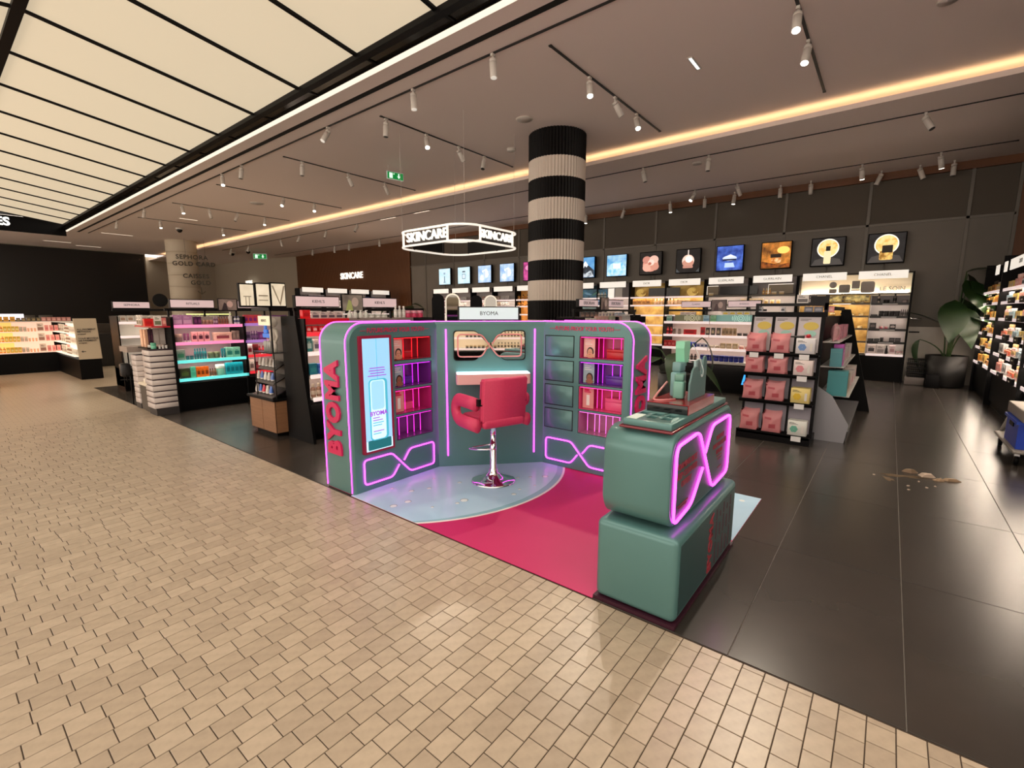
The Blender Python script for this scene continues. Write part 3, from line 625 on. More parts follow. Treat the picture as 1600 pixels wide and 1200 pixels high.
for (px_, py_, r) in ((2.22, 2.98, .03), (2.35, 2.96, .028), (2.66, 2.62, .034), (2.58, 2.62, .018), (2.66, 3.05, .02), (2.52, 3.12, .024), (2.93, 2.94, .02), (3.0, 2.72, .016), (3.02, 2.38, .022), (3.14, 2.41, .016), (3.55, 2.42, .03), (3.45, 2.52, .018), (3.36, 2.6, .016), (3.3, 2.36, .012), (2.45, 3.3, .016), (2.85, 3.2, .014), (2.4, 2.72, .014)):
    flat(ring_pts(px_+.004, py_+.003, r, 16), .0072, .0076).build('drop_print', M_drops, bl); flat(ring_pts(px_, py_, r*.86, 16), .0076, .008).build('drop_print', M_drop, bl)
b2 = flat(clip(ring_pts(4.6, .3, 1.35, 64), 3.27, 4.244, .703, 1.5), .004, .006).build('floor_graphic', M_ice); tag(b2, 'pale blue print corner of the mat behind the counter', 'floor graphic')
for (px_, py_, r) in ((4.1, .82, .022), (3.95, .9, .014), (4.15, .98, .016)): flat(ring_pts(px_, py_, r, 14), .006, .0066).build('drop_print', M_drop, b2)

# ------------------------------------------------------------------ pink bar stool
st = thing('bar_stool', 'pink upholstered swivel bar stool with loop arms and chrome trumpet base', 'bar stool', (3.166, 2.736, .008), R(73))
# local: +X = front of the chair
MB().lathe([(.205, 0), (.206, .006), (.195, .014), (.13, .032), (.07, .06), (.042, .085), (.036, .12), (.03, .122), (.03, .30), (.026, .302)], 40).build('trumpet_base', M_chrome, st)
MB().lathe([(.03, .24), (.03, .36), (.024, .362), (.024, .52), (.05, .53), (.09, .545)], 20).build('gas_column', M_chrome, st)
MB().tube(fillet([(0, .0, .30), (.08, .10, .29), (.25, .13, .265), (.27, 0, .262), (.25, -.13, .265), (.08, -.10, .29), (0, 0, .30)], .06, 5), .010, 8).build('footrest', M_chrome, st)
def cushion(x0, x1, y0, y1, z0, z1, b, name):
    return MB().bbox(x0, x1, y0, y1, z0, z1, b, seg=4).build(name, M_pink, st)
cushion(-.20, .21, -.215, .215, .545, .635, .035, 'seat')
def slab(pts, y0, y1, name):
    bm = bmesh.new(); vs = [bm.verts.new((x, y0, z)) for x, z in pts]; f = bm.faces.new(vs)
    ex = bmesh.ops.extrude_face_region(bm, geom=[f]); bmesh.ops.translate(bm, verts=[v for v in ex['geom'] if isinstance(v, bmesh.types.BMVert)], vec=(0, y1-y0, 0))
    bmesh.ops.bevel(bm, geom=[e for e in bm.edges if abs(e.verts[0].co.y-e.verts[1].co.y) < 1e-5], offset=.02, segments=3, affect='EDGES')
    return MB().frombm(bm, 0, True).build(name, M_pink, st)
bp = [(p.x, p.z) for p in fillet([(-.19, 0, .60), (-.125, 0, .60), (-.155, 0, .985), (-.225, 0, .985)], .025, 4, True)]
slab(bp, -.235, .235, 'backrest')
# loop arms: outer and inner outline joined as a closed band
for s in (-1, 1):
    outer = [(-.15, 0, .765), (-.05, 0, .768), (.05, 0, .768), (.13, 0, .767)] + [(.13+.093*math.sin(R(q)), 0, .674+.093*math.cos(R(q))) for q in range(20, 180, 20)] + [(.12, 0, .581), (.0, 0, .58), (-.17, 0, .582)]
    am = MB().tube(outer, .06, 14, ref=(0, 1, 0)); am.v = [(x, s*.262+y*.62, z) for x, y, z in am.v]; am.build('arm', M_pink, st)
    MB().box(-.185, -.15, s*.205-.012, s*.25+.012, .755, .815).build('arm_bracket', M_blackm, st)

# ------------------------------------------------------------------ counter
ct = thing('promotion_counter', 'teal two-block counter with magenta neon spectacles on its side', 'counter', (2.7, .91, .004), world=True)
M_teald = mat('dark_teal_side', (48, 78, 80), .35, .2)
MB().box(2.142, 3.26, .686, 1.134, .001, .02).build('plinth', mat('plum_plinth', (52, 12, 32), .5), ct)
lo = MB().bbox(2.15, 3.25, .69, 1.13, .02, .465, .035, seg=4).build('lower_block', M_teal, ct)
up = MB(); prof = rrect(2.165, 3.27, .478, .965, .115, 10)
# rounded profile in x-z swept along y with softened edges
def inset(P, d):
    cx, cz = 2.7175, .7215
    return [(x-d*math.copysign(1, x-cx), z-d*math.copysign(1, z-cz)) for x, z in P]
rings = [(inset(prof, .012), .752), (prof, .762), (prof, 1.10), (inset(prof, .012), 1.112)]
V = []; n = len(prof)
for P, y in rings: V += [(x, y, z) for x, z in P]
F = [[k*n+i, k*n+(i+1) % n, (k+1)*n+(i+1) % n, (k+1)*n+i] for k in range(3) for i in range(n)] + [list(range(n)), [3*n+i for i in range(n)]]
up.add(V, F, 0, True); up.sm[-1] = up.sm[-2] = False
up.build('upper_block', M_teal, ct)
MB().prism(inset(rrect(2.165, 3.27, .478, .965, .115, 10), .022), lambda u, v, a: (u, a, v), .7500, .7535).build('side_panel', M_teald, ct)
MB().prism([(2.19, .06), (3.21, .06), (3.21, .425), (2.19, .425)], lambda u, v, a: (u, a, v), .6885, .6915).build('side_panel', M_teald, ct)
nt_ = fillet([(2.688, .744, .768), (2.80, .744, .905), (3.19, .744, .905), (3.19, .744, .53), (2.86, .744, .513), (2.56, .744, .915), (2.215, .744, .905), (2.215, .744, .505), (2.48, .744, .53), (2.655, .744, .69)], .055, 6)
MB().tube(nt_, .0078, 8).build('neon_tube', M_neon, ct)
M_rp = mat('dull_red_print', (150, 44, 58), .5)
for i, (t, s) in enumerate((('FOAMING RICE', .046), ('DEEP CLEANSER', .046), ('OFFERT', .046))): text(t, s, (2.40, .7485, .785-.05*i), (1, 0, 0), (0, 0, 1), M_rp, ct, depth=.002, bold=.0005)
for i, t in enumerate(('RECEVEZ', 'UNE POCHETTE', 'BYOMA')): text(t, .04, (3.0, .7485, .80-.046*i), (1, 0, 0), (0, 0, 1), M_rp, ct, depth=.002)
for x0, x1, z in ((2.95, 3.06, .675), (2.97, 3.05, .655), (2.28, 2.44, .575), (2.30, 2.42, .56), (2.98, 3.06, .60)): MB().box(x0, x1, .7475, .7495, z, z+.006).build('text_line', M_rp, ct)
text('BYOMA', .095, (2.70, .6865, .235), (0, 0, 1), (-1, 0, 0), M_rp, ct, depth=.004, bold=.003, space=1.1)
for i in range(5):
    for a, b in ((.07, .20), (.22, .33), (.34, .405)): MB().box(2.80+.075*i, 2.812+.075*i, .6865, .689, a, b-.03*(i % 2)).build('text_line', mat('faint_red_print', (92, 40, 58), .5), ct)
# tray on the counter
ty = thing('display_tray', 'teal product tray with a red acrylic underside on the counter', 'tray', (2.7, .9, .965), world=True)
MB().bbox(2.20, 3.20, .765, 1.045, .9655, .978, .005).build('acrylic_base', mat('dark_red_acrylic', (110, 16, 36), .15, coat=.4), ty)
tm = offset_me(boolean_cut(MB().bbox(2.215, 3.175, .775, 1.03, .978, 1.012, .005), [(2.30+.075*i, 2.355+.075*i, .82+.075*j, .865+.075*j, .995, 1.1) for i in range(2) for j in range(3)], 'tray_plate'), ty)
link('tray_plate', tm, ty)
o = MB().box(2.235, 2.36, .965, 1.02, 1.0122, 1.0138).build('info_label', mat('mint_label', (208, 226, 218), .5)); tag(o, 'small pale information card on the corner of the teal tray', 'card')
rs = thing('product_riser', 'red and black acrylic riser block on the teal tray', 'riser', (2.66, .89, 1.012), world=True)
MB().bbox(2.47, 2.93, .785, 1.01, 1.0125, 1.062, .003).build('black_block', mat('black_gloss', (24, 26, 28), .12), rs)
MB().box(2.468, 2.932, .783, 1.012, 1.062, 1.066).box(2.47, 2.93, .7815, .785, 1.0135, 1.062).build('red_top', mat('red_acrylic', (140, 14, 28), .12, coat=.5), rs)
# cut-out board standing on the riser, bottles behind it
def board(pts, y0, y1, m, label, name='cutout_board'):
    o = MB().prism(pts, lambda u, v, a: (u, a, v), y0, y1).build(name, m); return tag(o, label, 'cut-out board')
cl_ = [(2.60, 1.067), (2.88, 1.067)] + [(2.88, 1.17)] + [(2.885-.035*(1-math.cos(R(q))), 1.25+.05*math.sin(R(q))) for q in range(0, 181, 30)] + [(2.805, 1.19), (2.775, 1.19), (2.765, 1.215)] + [(2.69+.065*math.cos(R(q)), 1.205+.045*math.sin(R(q))) for q in range(0, 181, 30)] + [(2.60, 1.16)]
board(cl_, .822, .832, mat('board_teal', (84, 116, 116), .4), 'dark teal cut-out board with a notch standing on the red riser')
cl2 = [(2.80, 1.067), (2.93, 1.067), (2.975, 1.12), (2.985, 1.19), (2.96, 1.255), (2.90, 1.275), (2.80, 1.27)]
board(cl2, .862, .872, mat('board_pale', (176, 202, 206), .4), 'pale blue rounded board behind the dark teal one')
def bottle_box(x, y, z, w, d, h, rz, c, label, tilt=0):
    t = thing('cleanser_bottle', label, 'bottle', (x, y, z), R(rz))
    a = MB().bbox(-w/2, w/2, -d/2, d/2, 0, h*.72, .012, seg=3).build('bottle_body', mat('mint_%d' % c[0], c, .3), t); b = MB().bbox(-w*.42, w*.42, -d*.42, d*.42, h*.72, h, .008, seg=2).build('cap', mat('mint_cap_%d' % c[0], tuple(int(q*.9) for q in c), .3), t)
    t.rotation_euler = (R(tilt), 0, R(rz)); return t
bottle_box(2.66, .90, 1.067, .09, .06, .14, 10, (110, 160, 146), 'short mint cleanser bottle behind the teal cut-out board')
bottle_box(2.72, .93, 1.067, .09, .06, .20, -5, (116, 158, 160), 'taller teal cleanser bottle behind the short mint one')
o = thing('hanging_sample', 'bright mint tapered tube standing upside down above the boards', 'tube', (2.77, .93, 1.26), world=True)
MB().prism([(2.735, 1.262), (2.805, 1.262), (2.825, 1.345), (2.82, 1.385), (2.725, 1.385), (2.72, 1.345)], lambda u, v, a: (u, a, v), .905, .955).build('tube_body', mat('mint_bright', (126, 196, 166), .3), o)
MB().prism([(2.74, 1.24), (2.80, 1.24), (2.80, 1.262), (2.74, 1.262)], lambda u, v, a: (u, a, v), .912, .948).build('cap', mat('mint_cap2', (70, 110, 100), .3), o)
MB().tube([(2.77, .93, 1.24), (2.77, .94, 1.067)], .006, 6).build('support', M_glass, o)
o = MB().tube(fillet([(2.83, .895, 1.37), (2.845, .86, 1.30), (2.80, .815, 1.22), (2.79, .815, 1.185), (2.765, .815, 1.185), (2.765, .815, 1.20)], .02, 4), .0025, 5).build('tether_cable', mat('clear_cable', (190, 200, 200), .3)); tag(o, 'thin pale tether cable looping over the dark teal board', 'cable')
o = MB().tube(fillet([(2.68, .98, 1.15), (2.55, .985, 1.10), (2.50, .99, 1.07), (2.52, .95, 1.069), (2.60, .90, 1.069)], .03, 5), .006, 6).build('tether_cable', mat('pink_cable', (200, 130, 130), .3)); tag(o, 'pinkish looped cable lying on the red riser', 'cable')

# ------------------------------------------------------------------ products
PM = {}
def pmesh(kind, c1, c2):
    key = (kind, c1, c2)
    if key in PM: return PM[key]
    a = mat('product_%d_%d_%d' % c1, c1, .32); b = mat('product_%d_%d_%d' % c2, c2, .32); m = MB()
    if kind in ('box', 'pbox'):
        m.box(-.49, .49, -.5, .5, 0, .8).box(-.5, .5, -.5, .5, .81, 1).box(-.47, .47, -.48, .48, .79, .82, 1).box(-.34, .34, -.507, -.5, .24, .62, 1).box(-.2, .2, -.507, -.5, .68, .73, 1)
    elif kind == 'bottle':
        m.lathe([(.44, 0), (.5, .03), (.5, .62), (.4, .7), (.2, .74), (.2, .78)], 12); m.lathe([(.26, .77), (.28, .78), (.28, .98), (.24, 1)], 12, m=1); m.lathe([(.503, .2), (.503, .5)], 12, m=1)
    elif kind == 'jar':
        m.lathe([(.46, 0), (.5, .05), (.5, .56), (.44, .6)], 14); m.lathe([(.5, .6), (.52, .64), (.52, .95), (.47, 1)], 14, m=1)
    elif kind == 'tube':
        n = 12; P = []
        for z, rx, ry in ((.16, .46, .46), (.5, .46, .36), (.97, .5, .06), (1, .5, .05)): P += [(rx*math.cos(2*math.pi*i/n), ry*math.sin(2*math.pi*i/n), z) for i in range(n)]
        m.add(P, [[k*n+i, k*n+(i+1) % n, (k+1)*n+(i+1) % n, (k+1)*n+i] for k in range(3) for i in range(n)]+[[3*n+i for i in range(n)]], 0, True); m.lathe([(.4, 0), (.42, .02), (.42, .17)], n, m=1)
    elif kind == 'pump':
        m.lathe([(.46, 0), (.5, .03), (.5, .6), (.3, .68), (.18, .7)], 12); m.lathe([(.22, .69), (.22, .8), (.09, .81), (.09, .92)], 10, m=1); m.box(-.12, .12, -.45, .12, .9, 1.0, 1)
    elif kind == 'perfume':
        m.bbox(-.5, .5, -.5, .5, 0, .66, .06, 0, 1); m.lathe([(.14, .66), (.14, .72)], 10, m=1); m.lathe([(.24, .72), (.24, .99), (.2, 1)], 12, m=1); m.box(-.3, .3, -.507, -.5, .2, .42, 1)
    elif kind == 'card':
        m.box(-.5, .5, -.5, .5, 0, 1).box(-.42, .42, -.54, -.5, .12, .5, 1).box(-.35, .2, -.54, -.5, .66, .74, 1).box(-.35, 0, -.54, -.5, .8, .86, 1)
    elif kind == 'pouch':
        nx, nz = 8, 8; P = []
        for s in (-1, 1):
            for j in range(nz+1):
                for i in range(nx+1):
                    u, v = i/nx, j/nz; e = (math.sin(math.pi*u)*math.sin(math.pi*v))**.5 if 0 < i < nx and 0 < j < nz else 0
                    w = 1-.10*math.sin(math.pi*v); P.append(((u-.5)*w, s*.5*e*(.75+.25*math.sin(9*u+5*v*s)), v*(1-.06*math.sin(math.pi*u))))
        q = (nx+1)*(nz+1); f = [[s*q+j*(nx+1)+i, s*q+j*(nx+1)+i+1, s*q+(j+1)*(nx+1)+i+1, s*q+(j+1)*(nx+1)+i] for s in (0, 1) for j in range(nz) for i in range(nx)]
        m.add(P, f, 0, True)
        # print patches follow the swollen front face
        def patch(i0, i1, j0, j1):
            pts = [(i, j) for j in range(j0, j1+1) for i in range(i0, i1+1)]; w_ = i1-i0+1
            m.add([(P[j*(nx+1)+i][0], P[j*(nx+1)+i][1]-.012, P[j*(nx+1)+i][2]) for i, j in pts], [[b*w_+a_, b*w_+a_+1, (b+1)*w_+a_+1, (b+1)*w_+a_] for b in range(j1-j0) for a_ in range(i1-i0)], 1, True)
        patch(3, 6, 2, 4); patch(1, 4, 6, 7)
    me = m.mesh(kind, [a, b]); PM[key] = me; return me
NAMEK = {'pbox': ('perfume_carton', 'box'), 'box': ('carton', 'box'), 'bottle': ('bottle', 'bottle'), 'jar': ('cream_jar', 'jar'), 'tube': ('cosmetic_tube', 'tube'), 'pump': ('pump_bottle', 'bottle'), 'perfume': ('perfume_bottle', 'bottle'), 'card': ('display_card', 'card'), 'pouch': ('snack_pouch', 'pouch')}
def place(xf, x, y, z, kind, c1, c2, w, d, h, label, group, rz=0):
    loc, r = xf; c, s = math.cos(r), math.sin(r)
    o = link(NAMEK[kind][0], pmesh(kind, c1, c2), None, loc=(loc[0]+c*x-s*y, loc[1]+s*x+c*y, loc[2]+z), rz=r+rz, scale=(w, d, h))
    return tag(o, label, NAMEK[kind][1], group)
ORD = 'first second third fourth fifth sixth seventh eighth ninth tenth eleventh twelfth'.split()
SEEN = {}
def row(xf, x0, z, y, specs, where):
    """specs: (adjective, kind, c1, c2, count, w, d, h, gap) laid out one after the other from x0"""
    x = x0
    for sp in specs:
        if not isinstance(sp, tuple): x += sp; continue
        adj, kind, c1, c2, n, w, d, h, gap = sp
        nm = NAMEK[kind][0].replace('_', ' ')
        grp = adj + ' ' + nm + 's ' + where
        for i in range(n):
            key = adj + nm + where; SEEN[key] = SEEN.get(key, 0)+1
            lab = adj + ' ' + nm + ' ' + where
            if n > 1 or SEEN[key] > 1: lab = ORD[min(SEEN[key], 12)-1] + ' ' + lab
            if n > 1 and len((lab + ' from the left').replace('-', ' ').split()) <= 15: lab = lab + ' from the left'
            place(xf, x+w/2, y+d/2, z, kind, c1, c2, w, d, h*(1+random.uniform(-.01, .01)), lab, grp if n > 1 else None, random.uniform(-.05, .05)); x += w+gap
# ------------------------------------------------------------------ shelving
def shelf_unit(name, label, cat, loc, rz, Wd, D, H, shelves, base_h, rail=None, back=None, side=None, strip=M_strip, signs=(), shelf_m=None, group=None, toe=.08, base_m=None, bays=1):
    """local frame: x along the front, y into the unit, z up; shelves = (z, front y, x0, x1, rail material)"""
    t = thing(name, label, cat, loc, rz, group)
    side = side or M_black; base_m = base_m or M_black
    MB().box(0, Wd, .03, D, toe, base_h-.03).box(.02, Wd-.02, .06, D-.02, 0, toe).build('base', base_m, t)
    MB().box(0, Wd, D-.03, D, base_h-.03, H).build('back_panel', back or M_card, t)
    for i in range(bays+1):
        x = Wd*i/bays
        MB().box(max(0, x-.02) if i else 0, min(Wd, x+.02) if i < bays else Wd, 0.0, D, 0, H).build('upright', side, t)
    for (z, y0, x0, x1, rm) in shelves:
        sh = MB().box(x0, x1, y0+.012, D-.03, z-.02, z).build('shelf', shelf_m or M_white, t)
        MB().box(x0, x1, y0, y0+.012, z-.035, z+.012).build('price_rail', rm or rail or M_white, sh)
        if strip: MB().box(x0+.03, x1-.03, y0+.03, y0+.045, z-.027, z-.02).build('light_strip', strip, sh)
    return t
def lit_sign(t, x0, x1, y, z0, z1, txt, m=M_sign, size=None, frame=M_blackm, ink=M_grey_ink, fr=.012):
    if frame: MB().box(x0-fr, x1+fr, y+.004, y+.06, z0-fr, z1+fr).build('sign_box', frame, t)
    f = MB().box(x0, x1, y-.004, y+.01, z0, z1).build('sign_face', m, t)
    if txt: text(txt, size or (z1-z0)*.42, ((x0+x1)/2, y-.006, (z0+z1)/2), (1, 0, 0), (0, 0, 1), ink, f, depth=.002)
    return f
M_railp = mat('pink_lit_rail', (255, 140, 190), .4, emit=.75, ecol=(255, 140, 190)); M_railc = mat('turquoise_lit_rail', (110, 235, 232), .4, emit=.75, ecol=(108, 232, 230))
M_railv = mat('violet_lit_rail', (180, 130, 215), .4, emit=.45, ecol=(180, 130, 215)); M_railr = mat('red_lit_rail', (235, 50, 62), .4, emit=.6, ecol=(235, 50, 62)); M_railw = mat('white_lit_rail2', (250, 232, 228), .4, emit=.62, ecol=(250, 228, 224))
M_raild = mat('dark_rail', (30, 28, 28), .4)
# ---- gondola with pink and turquoise shelves (faces the camera aisle)
GH = 1.5
ga = shelf_unit('shelf_gondola', 'black gondola with pink and turquoise lit shelves beside the white striped tower', 'shelving', (2.42, 8.5, 0), 0, 2.06, .60, 1.47,
                [(1.335, 0, .02, 1.0, M_railp), (1.07, 0, .02, 1.0, M_railp), (.79, 0, .02, 1.02, M_railc), (.505, 0, .02, 1.04, M_railc), (1.345, 0, 1.03, 2.03, M_railv), (1.06, 0, 1.03, 2.03, M_railv), (.81, 0, 1.05, 2.03, M_railr), (.53, 0, 1.06, 2.03, M_railr)], .47, back=mat('pale_lilac_back', (190, 168, 178), .6), bays=2)
MB().box(0, 2.06, .62, 1.18, .1, 1.45).build('rear_body', M_black, ga)
MB().box(.0, 2.06, .28, .31, 1.56, 1.60).build('top_rail', M_blackm, ga)
for x in (.05, .55, 1.03, 1.5, 2.0): MB().box(x-.012, x+.012, .28, .31, 1.47, 1.58).build('sign_post', M_blackm, ga)
lit_sign(ga, .08, .68, .25, 1.615, 1.73, 'RITUALS', M_psign, .05); lit_sign(ga, 1.055, 1.655, .25, 1.615, 1.73, 'RITUALS', M_psign, .05)
def picture(t, x0, x1, y, z0, z1, cols, name='picture_panel', fr=.01):
    f = MB().box(x0-fr, x1+fr, y+.003, y+.03, z0-fr, z1+fr).build(name, M_blackm, t)
    MB().box(x0, x1, y, y+.004, z0, z1).build('print', mat('print_%d_%d_%d' % cols[0], cols[0], .5, noise=(cols[1], .18), scale=7, emit=.12), f)
    w, h = x1-x0, z1-z0
    MB().prism(ring_pts(x0+w*.62, z0+h*.55, w*.17, 16, ry=h*.3), lambda u, v, a: (u, a, v), y-.002, y).build('print', mat('print_%d_%d_%d' % cols[2], cols[2], .5, emit=.1), f)
    MB().prism([(x0+w*.15, z0), (x0+w*.5, z0), (x0+w*.42, z0+h*.6), (x0+w*.3, z0+h*.7)], lambda u, v, a: (u, a, v), y-.002, y).build('print', mat('print_%d_%d_%d' % cols[3], cols[3], .5, emit=.1), f)
    return f
picture(ga, .745, 1.02, .22, 1.575, 1.755, ((150, 130, 122), (110, 92, 88), (214, 180, 172), (60, 48, 52)))
MB().box(.3, .95, .3, .33, 1.50, 1.515).build('top_glow', mat('lime_glow', (235, 245, 150), .5, emit=1.2, ecol=(235, 245, 150)), ga)
X = ((2.42, 8.5, 0), 0)
T = 'on the %s shelf of the pink-lit gondola bay'; T2 = 'on the %s turquoise shelf of the gondola'; T3 = 'on the %s shelf of the violet gondola bay'
row(X, .03, 1.348, .05, [('lilac printed', 'card', (196, 140, 190), (226, 180, 216), 2, .125, .03, .15, .005), .02, ('dark purple', 'box', (84, 36, 84), (130, 70, 120), 2, .05, .05, .12, .004), .01, ('bronze', 'jar', (150, 104, 92), (196, 150, 130), 3, .05, .05, .07, .004), ('plum', 'bottle', (120, 60, 110), (200, 170, 190), 2, .03, .03, .12, .004), ('copper', 'bottle', (150, 84, 62), (120, 60, 40), 4, .034, .034, .12, .006), ('tall white', 'pump', (222, 214, 206), (236, 230, 226), 1, .06, .06, .2, .02), ('white', 'bottle', (228, 224, 232), (90, 90, 130), 2, .045, .045, .13, .004)], T % 'top')
row(X, .03, 1.083, .05, [('grey', 'jar', (110, 86, 84), (170, 140, 130), 1, .11, .11, .12, .01), ('plum', 'tube', (110, 50, 90), (230, 220, 226), 2, .035, .035, .13, .01), .02, ('blush floral', 'box', (236, 170, 176), (90, 40, 60), 3, .075, .05, .15, .012), .05, ('wide blush gift', 'box', (226, 184, 170), (140, 70, 80), 1, .27, .08, .13, .01), ('taupe', 'box', (120, 104, 98), (150, 134, 124), 2, .05, .05, .15, .006)], T % 'second')
row(X, .03, .803, .05, [('clear green', 'box', (126, 150, 140), (60, 130, 100), 1, .12, .08, .16, .01), ('teal', 'jar', (30, 120, 126), (20, 90, 100), 2, .05, .05, .06, .006), ('teal', 'bottle', (24, 128, 136), (20, 96, 108), 5, .032, .032, .17, .004), .02, ('dark green', 'jar', (74, 90, 66), (110, 120, 90), 2, .085, .085, .10, .008), ('teal', 'tube', (24, 110, 120), (16, 80, 92), 2, .033, .033, .15, .004), ('mint patterned', 'box', (130, 200, 176), (40, 130, 120), 2, .105, .08, .16, .008)], T2 % 'upper')
row(X, .05, .518, .05, [('dark olive', 'box', (52, 52, 38), (84, 100, 50), 1, .14, .08, .15, .008), ('mint', 'card', (90, 190, 160), (70, 170, 140), 1, .07, .03, .17, .012), ('orange', 'box', (238, 110, 30), (120, 50, 10), 3, .056, .05, .16, .002), .01, ('brown', 'bottle', (120, 76, 44), (90, 54, 30), 3, .032, .032, .12, .003), ('green and white', 'jar', (120, 180, 160), (216, 228, 220), 1, .13, .1, .17, .01), ('turquoise', 'box', (30, 160, 180), (20, 110, 130), 4, .063, .05, .19, .004)], T2 % 'lower')
row(X, 1.05, 1.357, .05, [('coral', 'box', (232, 84, 96), (150, 50, 140), 4, .07, .05, .14, .003), ('violet', 'box', (120, 60, 130), (180, 130, 190), 5, .08, .05, .13, .01)], T3 % 'top')
row(X, 1.05, 1.072, .05, [('lilac', 'box', (120, 92, 130), (60, 40, 70), 1, .09, .05, .14, .01), ('dark violet', 'bottle', (70, 36, 80), (110, 66, 120), 3, .035, .035, .15, .005), ('purple', 'box', (104, 44, 110), (150, 90, 150), 6, .1, .05, .13, .012)], T3 % 'second')
row(X, 1.07, .822, .05, [('white', 'box', (214, 200, 196), (120, 30, 40), 1, .08, .05, .18, .005), ('dark red', 'box', (104, 30, 34), (60, 16, 20), 1, .09, .05, .17, .01), ('red', 'bottle', (190, 20, 40), (120, 10, 20), 6, .04, .04, .14, .02)], T3 % 'third')
row(X, 1.08, .542, .05, [('white', 'box', (222, 214, 208), (120, 110, 110), 1, .08, .05, .19, .01), ('wine', 'box', (90, 26, 36), (150, 60, 70), 3, .09, .05, .15, .01)], T3 % 'bottom')
# ---- striped tower at its end
tw = thing('striped_tower', 'white tower striped with dark plates at the end of the gondola', 'display tower', (2.23, 8.7, 0), world=True)
MB().box(2.10, 2.40, 8.45, 8.80, 0, .10).build('plinth', mat('graphite', (46, 42, 42), .5), tw)
MB().box(2.10, 2.385, 8.475, 8.79, .10, .985).build('core', mat('plum_core', (40, 18, 34), .6), tw)
for k in range(10): MB().bbox(2.082, 2.388, 8.462, 8.80, .108+.0885*k, .178+.0885*k, .003, seg=1).build('white_panel', mat('tower_white', (206, 196, 192), .5), tw)
MB().box(2.385, 2.41, 8.44, 8.80, 0, 1.455).build('end_post', M_black, tw)
tw2 = thing('striped_tower', 'narrow white tower with small notches behind the striped tower', 'display tower', (2.2, 9.45, 0), world=True)
MB().box(2.12, 2.38, 9.32, 9.58, 0, .08).build('plinth', MATS['graphite'], tw2); MB().box(2.13, 2.37, 9.33, 9.57, .08, .86).build('core', MATS['plum_core'], tw2)
for k in range(9): MB().bbox(2.115, 2.38, 9.325, 9.575, .086+.0865*k, .165+.0865*k, .003, seg=1).build('white_panel', MATS['tower_white'], tw2)
en = thing('end_display', 'low grey end display with bright samples between the two striped towers', 'display stand', (2.2, 9.0, 0), world=True)
MB().box(2.13, 2.38, 8.82, 9.31, 0, .40).build('cabinet', mat('dark_taupe', (78, 70, 62), .5), en); MB().bbox(2.11, 2.38, 8.82, 9.31, .40, .44, .006).build('worktop', mat('cream_top', (214, 200, 176), .4, emit=.25), en)
MB().box(2.16, 2.39, 8.82, 9.31, .98, 1.0).build('upper_shelf', M_black, en); MB().box(2.37, 2.395, 8.82, 9.31, .44, 1.45).build('spine', mat('cream_back', (214, 196, 186), .5), en)
MB().box(2.06, 2.39, 9.5, 9.95, .90, .985).build('sample_tray', mat('tray_grey', (150, 138, 130), .5), en)
MB().box(2.15, 2.39, 8.46, 9.31, 1.315, 1.335).build('upper_shelf', mat('red_shelf', (190, 30, 50), .4), en)
XE = ((2.17, 9.3, 0), R(-90))
row(XE, .02, .44, 0, [('tiny white', 'jar', (236, 226, 210), (250, 244, 230), 5, .05, .05, .05, .03)], 'on the low end display')
row(XE, .02, 1.0, .03, [('peach', 'card', (226, 178, 150), (240, 200, 176), 2, .10, .02, .27, .05), ('white', 'tube', (230, 226, 220), (210, 206, 200), 2, .04, .04, .10, .02)], 'on the upper end display shelf')
XT = ((2.13, 8.47, 0), 0)
row(XT, 0, 1.0, .02, [('mint', 'jar', (110, 190, 160), (90, 170, 140), 1, .07, .07, .09, .02), ('silver', 'tube', (200, 196, 192), (220, 220, 216), 3, .03, .03, .05, .012)], 'standing on top of the striped tower')
row(XT, .03, 1.05, .25, [('dark plum', 'box', (60, 26, 44), (90, 46, 66), 2, .03, .08, .24, .004), ('tall grey', 'box', (176, 164, 156), (190, 180, 172), 2, .072, .08, .25, .006)], 'behind the top of the striped tower')
row(XT, -.03, 1.336, .1, [('bright red', 'box', (220, 30, 30), (190, 20, 24), 1, .11, .08, .11, .01), ('white framed', 'card', (236, 230, 222), (120, 130, 100), 1, .09, .03, .15, .01), ('pink', 'box', (216, 120, 120), (240, 190, 170), 1, .05, .05, .12, .01)], 'on the red shelf above the striped tower')
row(((2.18, 9.3, 0), R(-90)), 0, 1.336, .0, [('white framed', 'card', (238, 232, 224), (80, 90, 70), 2, .09, .03, .16, .04), ('amber', 'perfume', (120, 80, 40), (40, 30, 24), 2, .06, .03, .12, .03)], 'at the far end of the red end shelf')
o = thing('wire_stand', 'black wire stand with a small bag behind the narrow tower', 'stand', (2.1, 9.9, 0), world=True)
MB().tube([(2.08, 9.8, .4), (2.08, 9.9, .9)], .008, 6).tube([(2.02, 9.95, .42), (2.3, 9.8, .42)], .006, 6).tube([(2.15, 9.9, 0), (2.15, 9.9, .9)], .01, 6).build('wire_frame', M_blackm, o); MB().bbox(2.02, 2.16, 9.82, 9.96, .48, .70, .03).build('bag', mat('bag_black', (20, 20, 22), .4), o)
o = MB().lathe([(.001, -.006), (.105, -.006), (.105, .006), (.001, .006)], 30, smooth=False).build('round_mirror', M_blackm); o.matrix_basis = Matrix.Translation((2.52, 9.3, 1.73)) @ Matrix.Rotation(R(90), 4, 'X') @ Matrix.Rotation(R(0), 4, 'Y'); tag(o, 'black back of a round mirror above the pink-lit gondola', 'mirror')
